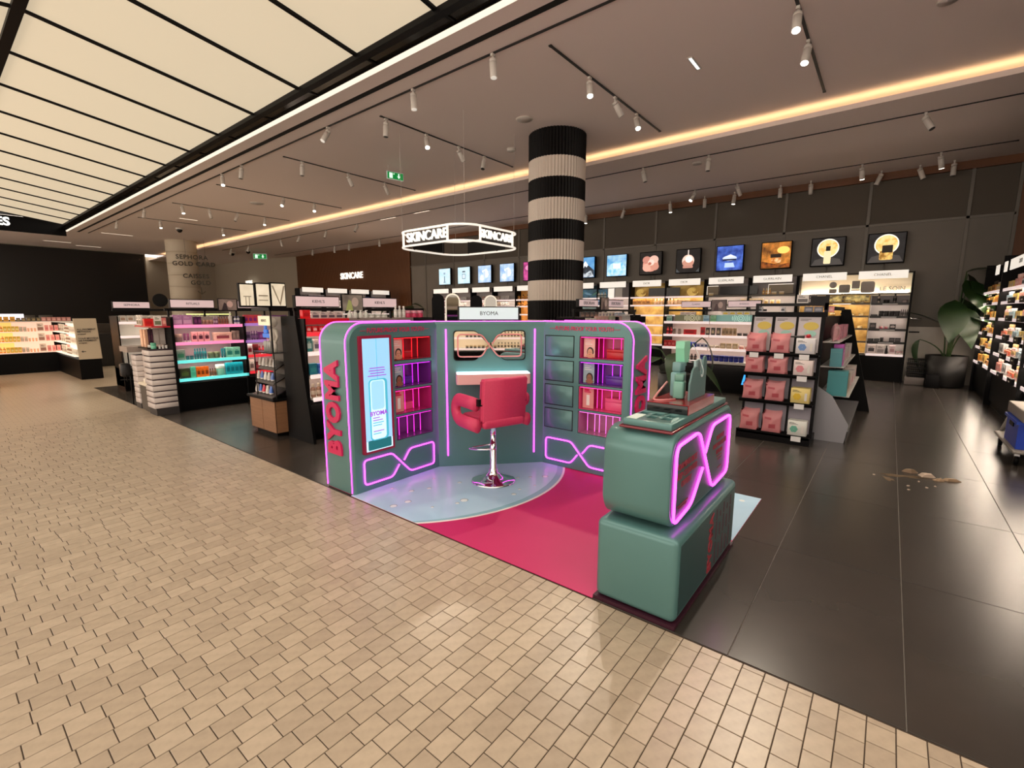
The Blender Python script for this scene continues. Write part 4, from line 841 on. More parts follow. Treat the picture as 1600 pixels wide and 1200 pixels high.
# next gondola further back with the round counter sign
gz = shelf_unit('shelf_gondola', 'low dark gondola with a white sign behind the striped tower', 'shelving', (2.42, 11.6, 0), 0, 2.0, .6, 1.46, [(1.34, 0, .02, 1.98, M_railw), (1.07, 0, .02, 1.98, M_railw)], .47, back=M_card)
MB().box(0, 2.0, .28, .31, 1.56, 1.60).build('top_rail', M_blackm, gz); lit_sign(gz, .02, .6, .25, 1.62, 1.735, 'SEPHORA', M_psign, .06)
row(((2.42, 11.6, 0), 0), .05, 1.353, .05, [('white', 'box', (220, 214, 206), (180, 150, 130), 8, .1, .05, .12, .02), ('sage', 'bottle', (150, 160, 130), (220, 220, 210), 8, .05, .05, .14, .03)], 'on the gondola behind the pink-lit one')
# tall light boxes standing on a gondola beyond
for k, (x0, x1) in enumerate(((2.36, 2.505), (2.54, 2.685), (2.715, 2.875))):
    b = MB().box(x0-.012, x1+.012, 5.86, 5.90, 1.60, 1.875+.012*k).build('standing_light_box', M_black); tag(b, ('cream light box with a table print', 'middle cream light box with two printed lines', 'cream light box with a large printed V')[k] + ' above the oak end cabinet', 'light box', 'cream light boxes above the oak cabinet')
    MB().box(x0, x1, 5.852, 5.862, 1.62, 1.86+.012*k).build('lit_face', mat('cream_poster', (226, 216, 194), .5, emit=.55, ecol=(232, 222, 200), noise=((205, 194, 170), .2), scale=6), b)
    if k == 1: MB().box(x0+.02, x1-.02, 5.849, 5.853, 1.73, 1.745).box(x0+.02, x1-.02, 5.849, 5.853, 1.68, 1.69).build('print', mat('soft_grey_print', (170, 160, 140), .6), b)
    elif k == 0: MB().box(x0+.03, x1-.03, 5.849, 5.853, 1.72, 1.73).box(x0+.05, x0+.058, 5.849, 5.853, 1.62, 1.72).box(x1-.058, x1-.05, 5.849, 5.853, 1.62, 1.72).build('print', mat('soft_grey_print', (170, 160, 140), .6), b)
    else: MB().prism([(x0, 1.86), (x0+.02, 1.86), (x0+.09, 1.66), (x1-.02, 1.86), (x1, 1.86), (x0+.095, 1.62)], lambda u, v, a: (u, a, v), 5.849, 5.853).build('print', mat('soft_grey_print', (170, 160, 140), .6), b)

# ---- gondola with red shelves behind the booth's screen wing
gb = shelf_unit('shelf_gondola', 'black gondola with red top shelves behind the screen wing of the booth', 'shelving', (2.80, 5.30, 0), 0, 2.0, .47, 1.47,
                [(1.30, 0, .03, .98, M_railr), (1.07, 0, .03, 1.97, M_railw), (.80, -.03, .03, 1.97, M_railw), (.53, -.06, .03, 1.97, M_railw), (1.30, 0, 1.0, 1.97, M_railw)], .47, back=mat('grey_pink_back', (176, 160, 158), .6), side=M_black)
MB().box(.16, 2.0, .48, 1.2, .1, 1.45).build('rear_body', M_black, gb)
MB().prism([(-.12, 0), (.48, 0), (.48, 1.5), (.14, 1.5)], lambda u, v, a: (a, u, v), -.035, 0.0).build('slanted_end_panel', M_black, gb)
MB().box(0, 2.0, .22, .25, 1.56, 1.60).build('top_rail', M_blackm, gb)
for x in (.02, .5, .88, 1.4, 1.95): MB().box(x-.012, x+.012, .22, .25, 1.46, 1.58).build('sign_post', M_blackm, gb)
lit_sign(gb, .02, .575, .19, 1.615, 1.73, "KIEHL'S", M_psign, .05); lit_sign(gb, .91, 1.47, .19, 1.615, 1.73, "KIEHL'S", M_psign, .05)
picture(gb, .61, .90, .16, 1.565, 1.765, ((150, 140, 128), (108, 100, 92), (196, 176, 164), (170, 180, 110)))
MB().box(.02, .62, .05, .3, 1.40, 1.47).build('red_riser', mat('red_tier', (205, 22, 34), .4, emit=.1), gb)
XG = ((2.80, 5.30, 0), 0)
Q = 'on the %s shelf of the red-topped gondola'
row(XG, .04, 1.313, .03, [('red', 'box', (214, 30, 40), (240, 200, 200), 3, .06, .05, .07, .02), ('white and red', 'jar', (230, 214, 210), (200, 30, 40), 5, .06, .06, .06, .02)], Q % 'top')
row(XG, .04, 1.471, .10, [('red', 'box', (220, 26, 36), (180, 16, 26), 1, .1, .06, .10, .02), ('small framed', 'card', (206, 190, 186), (90, 80, 90), 4, .09, .02, .08, .015)], 'on the red tier of the red-topped gondola')
row(XG, .03, 1.083, .03, [('teal', 'box', (60, 130, 130), (200, 220, 214), 1, .07, .05, .16, .02), ('white lettered', 'box', (222, 216, 212), (110, 110, 120), 5, .075, .05, .14, .02)], Q % 'second')
row(XG, .03, .813, .0, [('teal', 'box', (40, 120, 140), (60, 150, 160), 1, .10, .06, .13, .01), ('blue', 'jar', (50, 110, 190), (30, 80, 160), 3, .08, .08, .12, .02)], Q % 'third')
row(XG, .03, .543, -.03, [('brown labelled', 'bottle', (150, 110, 90), (200, 180, 160), 3, .06, .06, .16, .012), ('white', 'box', (222, 216, 210), (150, 140, 136), 4, .07, .05, .17, .02)], Q % 'bottom')
row(XG, .62, 1.471, .05, [('clear white', 'pump', (210, 212, 204), (230, 230, 226), 4, .06, .06, .10, .02), ('white', 'jar', (214, 214, 206), (190, 190, 184), 3, .09, .09, .05, .01), .1, ('tall white', 'bottle', (216, 212, 206), (236, 232, 228), 3, .05, .05, .16, .02), ('pink', 'jar', (206, 60, 100), (226, 150, 170), 3, .09, .09, .10, .02)], 'on top of the red-topped gondola behind the booth')
# ---- wooden end cabinet of that gondola
ec = thing('end_cabinet', 'oak end cabinet with a glass tester display and white figurine', 'cabinet', (2.75, 6.15, 0), world=True)
MB().box(2.68, 2.86, 5.9, 6.45, 0, .05).build('toe_kick', M_black, ec)
MB().box(2.645, 2.90, 5.825, 6.515, .05, .455).build('cabinet_body', M_black, ec)
for a, b in ((5.83, 6.165), (6.175, 6.51)): MB().box(2.636, 2.648, a, b, .055, .45).build('cabinet_door', M_woodd, ec)
MB().box(2.65, 2.895, 5.817, 5.828, .055, .45).build('side_cladding', M_woodd, ec)
MB().bbox(2.61, 2.92, 5.80, 6.54, .455, .485, .004).build('worktop', M_black, ec)
MB().box(2.885, 2.93, 5.79, 5.83, 0, 1.60).build('tall_post', M_black, ec)
MB().box(2.86, 2.875, 5.83, 6.28, .485, 1.49).build('back_board', mat('warm_grey_board', (138, 128, 120), .6), ec)
for k, z in enumerate((.53, .70, .87)):
    MB().add([(2.63+.03*k, 5.86, z-.03), (2.63+.03*k, 6.40-.04*k, z-.03), (2.84, 6.40-.04*k, z+.06), (2.84, 5.86, z+.06), (2.63+.03*k, 5.86, z-.045), (2.63+.03*k, 6.40-.04*k, z-.045), (2.84, 6.40-.04*k, z+.045), (2.84, 5.86, z+.045)], [(0, 1, 2, 3), (4, 5, 6, 7), (0, 1, 5, 4), (1, 2, 6, 5), (2, 3, 7, 6), (3, 0, 4, 7)]).build('tester_tier', mat('smoked_tier', (70, 66, 66), .3), ec)
MB().box(2.62, 2.86, 5.80, 6.28, 1.045, 1.06).build('glass_top', mat('smoked_glass', (60, 60, 62), .1), ec)
MB().box(2.66, 2.67, 5.81, 5.82, .485, 1.045).box(2.84, 2.85, 5.81, 5.82, .485, 1.045).box(2.63, 2.64, 6.26, 6.27, .485, 1.045).build('metal_frame', M_blackm, ec)
MB().box(2.64, 2.86, 5.803, 5.807, .49, 1.04).build('glass_side', M_glass, ec)
XC = ((2.645, 6.40, 0), R(-90))
for k, (z, cs) in enumerate(((.535, ((200, 196, 190), (70, 110, 190), (200, 40, 60))), (.70, ((190, 186, 180), (80, 110, 180), (214, 210, 204))), (.87, ((170, 160, 150), (206, 200, 194), (150, 140, 130))))):
    for i in range(5):
        c = cs[i % 3]; nm = ('bottom', 'middle', 'upper')[k]
        place(XC, .05+.095*i, .03+.03*k, z-.005, 'tube', c, (226, 222, 216), .06, .06, .10, ('first', 'second', 'third', 'fourth', 'fifth')[i] + ' small tester tube on the %s tier of the oak end cabinet' % nm, 'testers on the %s tier of the end cabinet' % nm)
fg = thing('white_figurine', 'white standing figurine on top of the glass tester display', 'figurine', (2.74, 5.93, 1.06))
MB().lathe([(.001, .30), (.03, .31), (.048, .345), (.045, .385), (.02, .405), (.001, .408)], 14).build('head', mat('figure_white', (196, 188, 178), .6), fg)
MB().lathe([(.02, .29), (.05, .27), (.055, .2), (.045, .14), (.03, .12)], 12, sx=1, sy=.8).build('torso', MATS['figure_white'], fg)
for s in (-1, 1):
    MB().tube([(0, s*.05, .265), (.0, s*.085, .19), (-.02, s*.08, .12)], [.02, .017, .013], 8).build('arm', MATS['figure_white'], fg); MB().tube([(0, s*.025, .14), (-.004, s*.03, .07), (-.008, s*.03, .0)], [.026, .021, .022], 8).build('leg', MATS['figure_white'], fg)
o = thing('blue_cutout', 'bright blue cut-out display piece beside the white figurine', 'display piece', (2.72, 6.08, 1.06)); bm_ = mat('bright_blue', (40, 120, 225), .4, emit=.25)
MB().box(-.01, .01, -.10, .09, .17, .22).box(-.01, .01, -.03, .06, .225, .27).box(-.01, .01, 0, .04, .275, .32).build('blue_shape', bm_, o)
for y in (-.07, -.02, .03, .07): MB().lathe([(.016, 0), (.016, .11), (.008, .13)], 8, (0, y, 0)).build('sample_vial', mat('vial_grey', (176, 176, 172), .2), o)
MB().box(-.006, .006, -.01, .0, .11, .17).build('stem', M_glass, o)
o = MB().box(2.638, 2.645, 5.80, 6.10, 1.385, 1.50).build('brand_plate', mat('cream_plate', (236, 226, 196), .5, emit=.35)); tag(o, 'small cream brand plate on the oak end cabinet display', 'sign')
text("KIEHL'S", .04, (2.636, 5.95, 1.442), (0, -1, 0), (0, 0, 1), M_grey_ink, o)
MB().box(2.645, 2.66, 5.79, 5.81, 1.06, 1.60).box(2.645, 2.90, 5.795, 5.81, 1.56, 1.60).box(2.645, 2.66, 5.79, 6.28, 1.56, 1.60).build('header_frame', M_blackm, ec)

# ---- gondola beyond the drawer wing
gc = shelf_unit('shelf_gondola', 'dark gondola with pale pink signs behind the drawer wing of the booth', 'shelving', (6.45, 3.70, 0), 0, 2.35, .55, 1.47, [(1.34, 0, .02, 2.33, M_railw), (1.07, 0, .02, 2.33, M_railw), (.80, 0, .02, 2.33, M_railw), (.53, 0, .02, 2.33, M_railw)], .47, back=mat('grey_back', (120, 112, 108), .6), bays=2)
MB().box(0, 2.35, .20, .23, 1.56, 1.60).build('top_rail', M_blackm, gc)
for x in (.03, .75, 1.1, 1.8, 2.3): MB().box(x-.012, x+.012, .20, .23, 1.46, 1.58).build('sign_post', M_blackm, gc)
lit_sign(gc, .13, .73, .17, 1.645, 1.745, 'ERBORIAN', M_psign, .075); lit_sign(gc, 1.09, 1.70, .17, 1.645, 1.755, 'ERBORIAN', M_psign, .075)
picture(gc, .80, 1.06, .14, 1.595, 1.79, ((160, 138, 128), (120, 100, 96), (206, 184, 176), (90, 70, 72)))
MB().prism([(-.08, 0), (.55, 0), (.55, 1.5), (.12, 1.5)], lambda u, v, a: (a, u, v), 2.35, 2.385).build('slanted_end_panel', M_black, gc)
XH = ((6.45, 3.70, 0), 0)
row(XH, .05, 1.353, .05, [('white', 'box', (226, 218, 210), (150, 120, 110), 4, .09, .05, .10, .02), ('blush', 'box', (214, 170, 160), (230, 200, 190), 3, .12, .05, .13, .02), ('sage', 'box', (170, 176, 150), (206, 206, 190), 2, .12, .05, .13, .01), ('blush', 'box', (208, 160, 152), (228, 196, 186), 2, .12, .05, .13, .015), ('silver', 'bottle', (196, 192, 192), (220, 216, 214), 6, .04, .04, .16, .02)], 'on the top shelf of the gondola behind the drawer wing')
row(XH, .05, 1.471, .1, [('dark framed', 'card', (70, 62, 64), (150, 120, 110), 4, .13, .02, .085, .02), ('white', 'box', (214, 206, 200), (140, 130, 150), 5, .09, .04, .08, .03), ('pale blue', 'box', (180, 196, 220), (220, 226, 234), 3, .12, .04, .07, .02)], 'on top of the gondola behind the drawer wing')
row(XH, 1.75, 1.083, .04, [('lilac', 'box', (150, 140, 200), (90, 80, 150), 4, .11, .05, .14, .02)], 'on the second shelf of the gondola behind the drawer wing')
row(XH, 1.75, .813, .04, [('pale violet', 'box', (160, 150, 210), (100, 90, 160), 4, .11, .05, .14, .02)], 'on the third shelf of the gondola behind the drawer wing')

# ---- free-standing gondola with blue jars, faces the booth
gm = shelf_unit('shelf_gondola', 'white-shelved gondola with red and blue skincare facing the booth', 'shelving', (9.6, 3.66, 0), R(-90), 1.86, .55, 1.47, [(1.36, 0, .02, .91, M_railw), (1.36, 0, .93, 1.84, M_railw), (1.10, -.0, .02, .91, M_railw), (1.10, 0, .93, 1.84, M_railw), (.85, -.03, .02, .91, M_railw), (.85, -.03, .93, 1.84, M_railw), (.60, -.06, .1, .91, M_railw), (.60, -.06, .93, 1.84, M_white)], .55, back=mat('mauve_grey_back', (206, 190, 190), .6), base_m=M_black)
MB().box(0, 1.86, .2, .23, 1.57, 1.61).build('top_rail', M_blackm, gm)
lit_sign(gm, .31, .87, .17, 1.655, 1.76, 'CLARINS', M_psign, .04); lit_sign(gm, 1.20, 1.76, .17, 1.655, 1.76, 'SHISEIDO', M_psign, .04)
picture(gm, .90, 1.16, .15, 1.58, 1.78, ((130, 112, 108), (96, 82, 82), (196, 170, 160), (80, 62, 64)))
def swirl_panel(t, x0, x1, y, z0, z1, c, c2, cx):
    f = MB().box(x0, x1, y, y+.012, z0, z1).build('swirl_panel', mat('swirl_%d' % c[0], c, .4, emit=.25), t)
    m2 = mat('swirl_line_%d' % c2[0], c2, .4, emit=.5)
    for r in (.03, .06, .09, .12, .15):
        pts = [(cx+r*math.cos(R(q)), z0+(z1-z0)*.5+r*math.sin(R(q))) for q in range(0, 361, 15)]
        pts = [p for p in pts if z0 < p[1] < z1 and x0 < p[0] < x1]
        for side in (-1, 1):
            P = [(u, y-.002, v) for u, v in sorted([p for p in pts if (p[0]-cx)*side >= 0], key=lambda p: p[1])]
            if len(P) > 2: MB().tube(P, .005, 4).build('ring_print', m2, f)
swirl_panel(gm, .2, .88, .12, 1.375, 1.50, (120, 120, 90), (226, 220, 190), .55); swirl_panel(gm, 1.0, 1.80, .12, 1.375, 1.50, (130, 178, 170), (200, 230, 214), 1.45)
XM = ((9.6, 3.66, 0), R(-90)); K = 'on the %s shelf of the blue and red skincare gondola'
row(XM, .06, 1.372, .03, [('pale mint', 'card', (190, 226, 214), (120, 180, 160), 1, .11, .02, .12, .62), ('pale blue', 'card', (170, 214, 232), (110, 160, 190), 1, .11, .02, .12, .02), ('green', 'card', (150, 210, 170), (110, 180, 130), 1, .11, .02, .12, .02)], K % 'top')
row(XM, .3, 1.50, .12, [('white', 'box', (236, 226, 220), (200, 180, 170), 3, .10, .04, .06, .004), .5, ('white and yellow', 'box', (236, 230, 214), (240, 210, 40), 4, .12, .04, .07, .005)], 'on top of the blue and red skincare gondola')
row(XM, .06, 1.112, .03, [('red', 'bottle', (190, 24, 36), (120, 14, 20), 2, .05, .05, .14, .02), ('taupe', 'box', (120, 104, 96), (150, 130, 120), 2, .05, .05, .11, .06), ('wide red', 'box', (200, 24, 34), (150, 14, 22), 1, .24, .06, .10, .09), ('red', 'box', (190, 20, 30), (130, 12, 20), 1, .08, .05, .15, .02), ('dark', 'box', (50, 44, 42), (180, 160, 130), 3, .07, .05, .14, .03), ('gold', 'box', (170, 140, 100), (120, 96, 66), 4, .055, .05, .14, .012), ('black', 'jar', (30, 28, 30), (70, 60, 60), 2, .08, .08, .05, .02)], K % 'second')
row(XM, .04, .863, .0, [('red', 'box', (196, 24, 34), (226, 120, 120), 3, .07, .05, .12, .01), ('red', 'jar', (190, 26, 36), (226, 200, 196), 2, .07, .07, .10, .02), .06, ('blue', 'jar', (30, 46, 150), (60, 80, 190), 2, .08, .08, .10, .01), ('white and blue', 'box', (214, 214, 226), (60, 70, 130), 3, .07, .05, .09, .005), ('cream', 'jar', (206, 190, 170), (230, 216, 200), 2, .09, .09, .05, .02), ('gold', 'box', (196, 170, 130), (226, 206, 170), 3, .09, .05, .10, .02), ('pink', 'jar', (226, 150, 140), (240, 200, 190), 2, .08, .08, .06, .02)], K % 'third')
row(XM, .12, .612, -.03, [('brown', 'jar', (110, 70, 56), (60, 40, 34), 2, .08, .08, .07, .03), .04, ('beige', 'box', (200, 180, 150), (150, 120, 90), 2, .06, .05, .13, .01), ('black', 'bottle', (34, 28, 28), (90, 70, 60), 3, .06, .06, .12, .01), .05, ('cobalt', 'jar', (28, 40, 150), (16, 26, 110), 9, .085, .085, .115, .004)], K % 'bottom')

# ---- gondola of pink pouches
pg = thing('pouch_gondola', 'black tiered end rack of pink pouches and white mask boxes', 'display rack', (6.6, 1.0, 0), world=True)
MB().box(6.30, 6.75, .60, 1.395, 0, .085).build('base', M_black, pg)
def leanx(z): return 6.44+(z-.085)*.13
MB().add([(leanx(.085), y, .085) for y in (.61, 1.385)]+[(leanx(1.55), y, 1.55) for y in (1.33, .59)]+[(leanx(.085)+.03, y, .085) for y in (.61, 1.385)]+[(leanx(1.55)+.03, y, 1.55) for y in (1.33, .59)], [(0, 1, 2, 3), (4, 5, 6, 7), (0, 1, 5, 4), (1, 2, 6, 5), (2, 3, 7, 6), (3, 0, 4, 7)]).build('back_board', M_black, pg)
for (z, x0, ya, yb) in ((1.06, 6.37, .60, 1.36), (.81, 6.34, .605, 1.385), (.485, 6.32, .61, 1.39), (.10, 6.30, .61, 1.395)):
    s_ = MB().box(x0, leanx(z)+.01, ya, yb, z-.016, z-.004).box(x0, x0+.01, ya, yb, z-.028, z+.016).build('shelf', M_black, pg)
for (z0, z1) in ((.12, .455), (.51, .77), (.85, 1.02)):
    for ya, yb in ((.63, .86), (.88, 1.12), (1.14, 1.36)):
        MB().add([(leanx(z0)-.006, ya, z0), (leanx(z0)-.006, yb, z0), (leanx(z1)-.006, yb, z1), (leanx(z1)-.006, ya, z1), (leanx(z0)-.001, ya, z0), (leanx(z0)-.001, yb, z0), (leanx(z1)-.001, yb, z1), (leanx(z1)-.001, ya, z1)], [(0, 1, 2, 3), (4, 5, 6, 7), (0, 1, 5, 4), (1, 2, 6, 5), (2, 3, 7, 6), (3, 0, 4, 7)]).build('backing_card', mat('lilac_grey_card', (150, 146, 156), .6), pg)
for ya, yb in ((.595, .625), (.862, .882), (1.115, 1.135), (1.355, 1.38)):
    MB().add([(leanx(.085)-.02, y, .085) for y in (ya, yb)]+[(leanx(1.52)-.02, y*.985+.01, 1.52) for y in (yb, ya)]+[(leanx(.085)+.01, y, .085) for y in (ya, yb)]+[(leanx(1.52)+.01, y*.985+.01, 1.52) for y in (yb, ya)], [(0, 1, 2, 3), (4, 5, 6, 7), (0, 1, 5, 4), (1, 2, 6, 5), (2, 3, 7, 6), (3, 0, 4, 7)]).build('divider', M_black, pg)
for k, (ya, yb) in enumerate(((1.14, 1.345), (.885, 1.105), (.632, .858))):
    z0, z1 = 1.08, 1.495
    gcard = MB().add([(leanx(z0)-.012, ya, z0), (leanx(z0)-.012, yb, z0), (leanx(z1)-.012, yb, z1), (leanx(z1)-.012, ya, z1), (leanx(z0)-.004, ya, z0), (leanx(z0)-.004, yb, z0), (leanx(z1)-.004, yb, z1), (leanx(z1)-.004, ya, z1)], [(0, 1, 2, 3), (4, 5, 6, 7), (0, 1, 5, 4), (1, 2, 6, 5), (2, 3, 7, 6), (3, 0, 4, 7)]).build('header_card', mat('header_card_grey', (196, 190, 194), .6), pg)
    yc = (ya+yb)/2-.02
    for (zc_, rx, rz_, cc) in ((1.39, .078, .048, (206, 184, 84)), (1.30, .06, .036, (150, 196, 184)), (1.26, .05, .03, (216, 150, 164))):
        MB().add([(leanx(zc_+rz_*math.sin(R(20*i)))-.016+e, yc+(.03 if cc[0] == 216 else 0)+rx*math.cos(R(20*i)), zc_+rz_*math.sin(R(20*i))) for e in (0, .003) for i in range(18)], [list(range(18)), list(range(18, 36))]+[[i, (i+1) % 18, 18+(i+1) % 18, 18+i] for i in range(18)]).build('print', mat('print_disc_%d' % cc[0], cc, .5), gcard)
    for i in range(3): MB().box(leanx(1.475)-.016, leanx(1.475)-.012, yb-.10 if i else yb-.13, yb-.02, 1.468-.016*i, 1.473-.016*i).build('text_line', M_ink, gcard)
MB().box(6.60, 6.66, .575, 1.34, 1.50, 1.555).build('header_bar', M_black, pg)
MB().box(6.62, 6.66, .575, 1.34, 1.625, 1.66).box(6.62, 6.66, 1.31, 1.34, 1.555, 1.63).box(6.62, 6.66, .575, .61, 1.555, 1.75).box(6.62, 6.66, .61, .76, 1.66, 1.74).build('header_frame', M_blackm, pg)
XP = ((6.3, 1.395, 0), R(-90)); PKC = ((208, 132, 136), (186, 84, 94))
for k, (z, x0, nm) in enumerate(((1.065, .07, 'top'), (.815, .04, 'second'), (.49, .02, 'third'), (.105, 0, 'bottom'))):
    for c, xx in enumerate((.13, .38)):
        lab = 'pink foil pouch in the %s column on the %s shelf of the pouch rack' % (('first', 'middle')[c], nm); grp = 'pink pouches on the %s shelf, %s column' % (nm, ('first', 'middle')[c])
        for j in range(4):
            lab_ = ('front', 'second', 'third', 'rearmost')[j] + ' ' + lab
            place(XP, xx+random.uniform(-.01, .01), x0+.045+.04*j, z, 'pouch', PKC[0], PKC[1], .205, .055, .20+.015*j+(.02 if z < .2 else 0), lab_, grp, random.uniform(-.08, .08))
    cc = ((110, 150, 206), (226, 140, 150), (226, 190, 50), (110, 180, 160))[k]; sh = ('blue', 'pink', 'yellow', 'green')[k]
    for j in range(4):
        t = thing('mask_box', ('front white mask box with a %s flower on the %s pouch rack shelf' if j == 0 else ('second', 'third', 'rearmost')[j-1] + ' mask box behind the %s flower one on the %s pouch rack shelf') % (sh, nm), 'box', (6.3+x0+.03+.035*j, .74, z), R(-90), 'white mask boxes on the %s shelf' % nm)
        MB().bbox(-.095, .095, -.015, .015, 0, .185, .002, seg=1).build('carton', mat('mask_carton_%d' % k, ((222, 220, 224), (228, 214, 212), (226, 206, 130), (220, 222, 216))[k], .5), t)
        if j == 0:
            fl_ = MB()
            for q in range(6): fl_.prism(ring_pts(-.03+.022*math.cos(R(60*q)), .085+.022*math.sin(R(60*q)), .02, 10), lambda u, v, a: (u, a, v), -.0185+.0003*q, -.0155)
            fl_.build('flower_print', mat('flower_%d' % k, cc, .5), t); MB().box(.045, .07, -.0175, -.0152, .04, .13).build('vial_print', M_card, t)
            for i in range(3): MB().box(-.08, -.03+.02*i, -.0172, -.0152, .16-.01*i, .164-.01*i).build('text_line', M_ink, t)
    for c, yy in enumerate((1.27, 1.0, .74)):
        if (k, c) in ((0, 0), (0, 1), (0, 2), (1, 2), (2, 2), (3, 2)):
            o = MB().box(6.3+x0-.004, 6.3+x0, yy-.05, yy+.05, z-.06, z-.0).build('price_tag', M_tag, pg)
o = thing('cream_spatula', 'black brush with a red ball resting on the mask boxes', 'brush', (6.42, .78, 1.256)); MB().tube([(0, .12, .012), (0, -.02, .012)], [.008, .018], 8).build('handle', M_ink, o); MB().lathe([(.001, -.02), (.022, -.012), (.026, .004), (.018, .02), (.001, .026)], 12, (0, -.06, .02)).build('ball_head', mat('red_ball', (176, 20, 36), .3), o)
# side of that gondola: slanted end panels and shelves facing the perfume wall
sd = thing('shelf_gondola', 'grey-sided gondola with pink packs running back from the pouch rack', 'shelving', (7.6, .8, 0), world=True)
MB().box(6.78, 9.2, .62, 1.35, 0, 1.5).build('core', M_black, sd)
MB().prism([(.30, 0), (1.45, 0), (1.36, 1.1), (1.2, 1.5), (.62, 1.5), (.61, .66), (.46, .56), (.27, .22)], lambda u, v, a: (a, u, v), 6.755, 6.78).build('grey_end_panel', mat('brushed_grey', (150, 150, 154), .35, .5), sd)
MB().prism([(.12, 0), (.62, 0), (.62, 1.6), (.50, 1.6)], lambda u, v, a: (a, u, v), 9.2, 9.24).build('slanted_end_panel', M_black, sd)
MB().box(6.78, 9.2, .29, .62, .0, .14).build('base', M_black, sd); MB().box(6.78, 9.2, .27, .62, .14, .155).build('base_top', MATS['brushed_grey'], sd)
MB().prism([(1.40, .95), (1.47, .60), (1.38, .60)], lambda u, v, a: (a, u, v), 6.74, 6.755).build('blue_light_edge', mat('blue_glow', (60, 170, 255), .4, emit=1.0), sd)
for z, y0 in ((1.2, .45), (.9, .38), (.55, .30)): MB().box(6.9, 9.2, y0, .62, z-.015, z).build('shelf', M_white, sd)
MB().box(6.62, 9.2, .58, .62, 1.58, 1.63).build('top_rail', M_blackm, sd)
XS = ((6.92, .32, 0), 0); Z_ = 'on the %s shelf along the side of the pouch gondola'
row(((6.92, .46, 0), 0), 0, 1.2, .02, [('blush', 'pouch', (226, 170, 176), (240, 206, 206), 3, .10, .08, .22, .04), ('pink', 'box', (226, 150, 170), (240, 200, 206), 5, .10, .08, .18, .2)], Z_ % 'top')
row(((6.86, .39, 0), 0), 0, .9, .02, [('teal', 'box', (70, 150, 160), (110, 186, 190), 1, .16, .12, .22, .02), ('neon pink', 'box', (214, 90, 200), (240, 170, 230), 2, .09, .1, .26, .02), ('white', 'box', (222, 214, 212), (230, 160, 180), 5, .12, .08, .20, .2)], Z_ % 'middle')
row(((6.84, .31, 0), 0), 0, .55, .02, [('large teal', 'box', (60, 150, 156), (40, 120, 130), 1, .20, .2, .30, .02), ('cream', 'box', (206, 198, 180), (180, 170, 150), 1, .26, .16, .26, .2), ('white', 'box', (226, 216, 212), (230, 150, 170), 4, .14, .12, .22, .24)], Z_ % 'lower')
row(((6.64, .60, 0), R(-90)), -.72, 1.555, .02, [('grey and white', 'box', (190, 190, 196), (60, 60, 66), 2, .05, .04, .06, .2), ('slate', 'box', (96, 100, 116), (150, 150, 160), 2, .09, .04, .065, .01), ('salmon', 'box', (226, 140, 136), (240, 190, 180), 1, .10, .04, .065, .01)], 'inside the header frame of the pouch rack')
o = place(((6.64, .84, 0), R(-90)), .0, 0, 1.66, 'card', (214, 208, 202), (90, 84, 84), .12, .02, .10, 'pale tester leaflet standing on the pouch rack header frame', None); place(((6.66, .74, 0), R(-90)), 0, 0, 1.66, 'card', (70, 62, 66), (220, 210, 206), .08, .02, .09, 'dark tester leaflet standing on the pouch rack header frame', None)

# ------------------------------------------------------------------ back wall shelving
ZW = [.61, .89, 1.18, 1.468, 1.757, 1.99]
M_gold = mat('gold_lit_back', (214, 176, 96), .35, .3, emit=.12, ecol=(230, 190, 110), noise=((150, 110, 50), .2), scale=5)
M_creamb = mat('cream_lit_back', (228, 210, 178), .5, emit=.22, ecol=(240, 220, 186))
M_whiteb = mat('grey_white_back', (176, 168, 168), .5)
M_orng = mat('amber_back', (206, 140, 60), .4, emit=.25, ecol=(226, 150, 60), noise=((150, 90, 30), .25), scale=5)
def wall_unit(j, label, backs, sgn, rails, rows=ZW, base_txt=None):
    t = shelf_unit('wall_shelving', label, 'shelving', (13.6, 1.85+2.2*j, 0), R(-90), 2.18, .33, 2.44, [(z, 0, .02, 1.08, rails[0]) for z in rows] + [(z, 0, 1.10, 2.16, rails[1]) for z in rows], .60, back=M_whiteb, bays=2, strip=M_strip)
    for k in (0, 1):
        MB().box(.03+1.09*k, 1.07+1.09*k, .285, .296, .62, 2.40).build('bay_back', backs[k], t)
        lit_sign(t, .09+1.1*k, .965+1.1*k, -.03, 2.30, 2.475, sgn[k], M_sign, .085, frame=None)
        MB().box(.12+1.1*k, .93+1.1*k, -.015, .0, 2.30, 2.47).build('sign_bracket', M_blackm, t)
    return t
BL = ['end wall bay with gold shelves beside the potted plants', 'wall bay with dark screens and a grey top', 'gold-backed wall bay with swirl panels', 'wall bay with dark blue leaf panels', 'amber wall bay partly behind the striped column', 'wall bay with pale products and arch mirrors before it', 'wall bay nearest the walnut slat wall']
def small_row(j, bay, zi, items, where):
    row(((13.6, 1.85+2.2*j, 0), R(-90)), .05+1.1*bay, ZW[zi]+.012, .06, items, where)
units = []
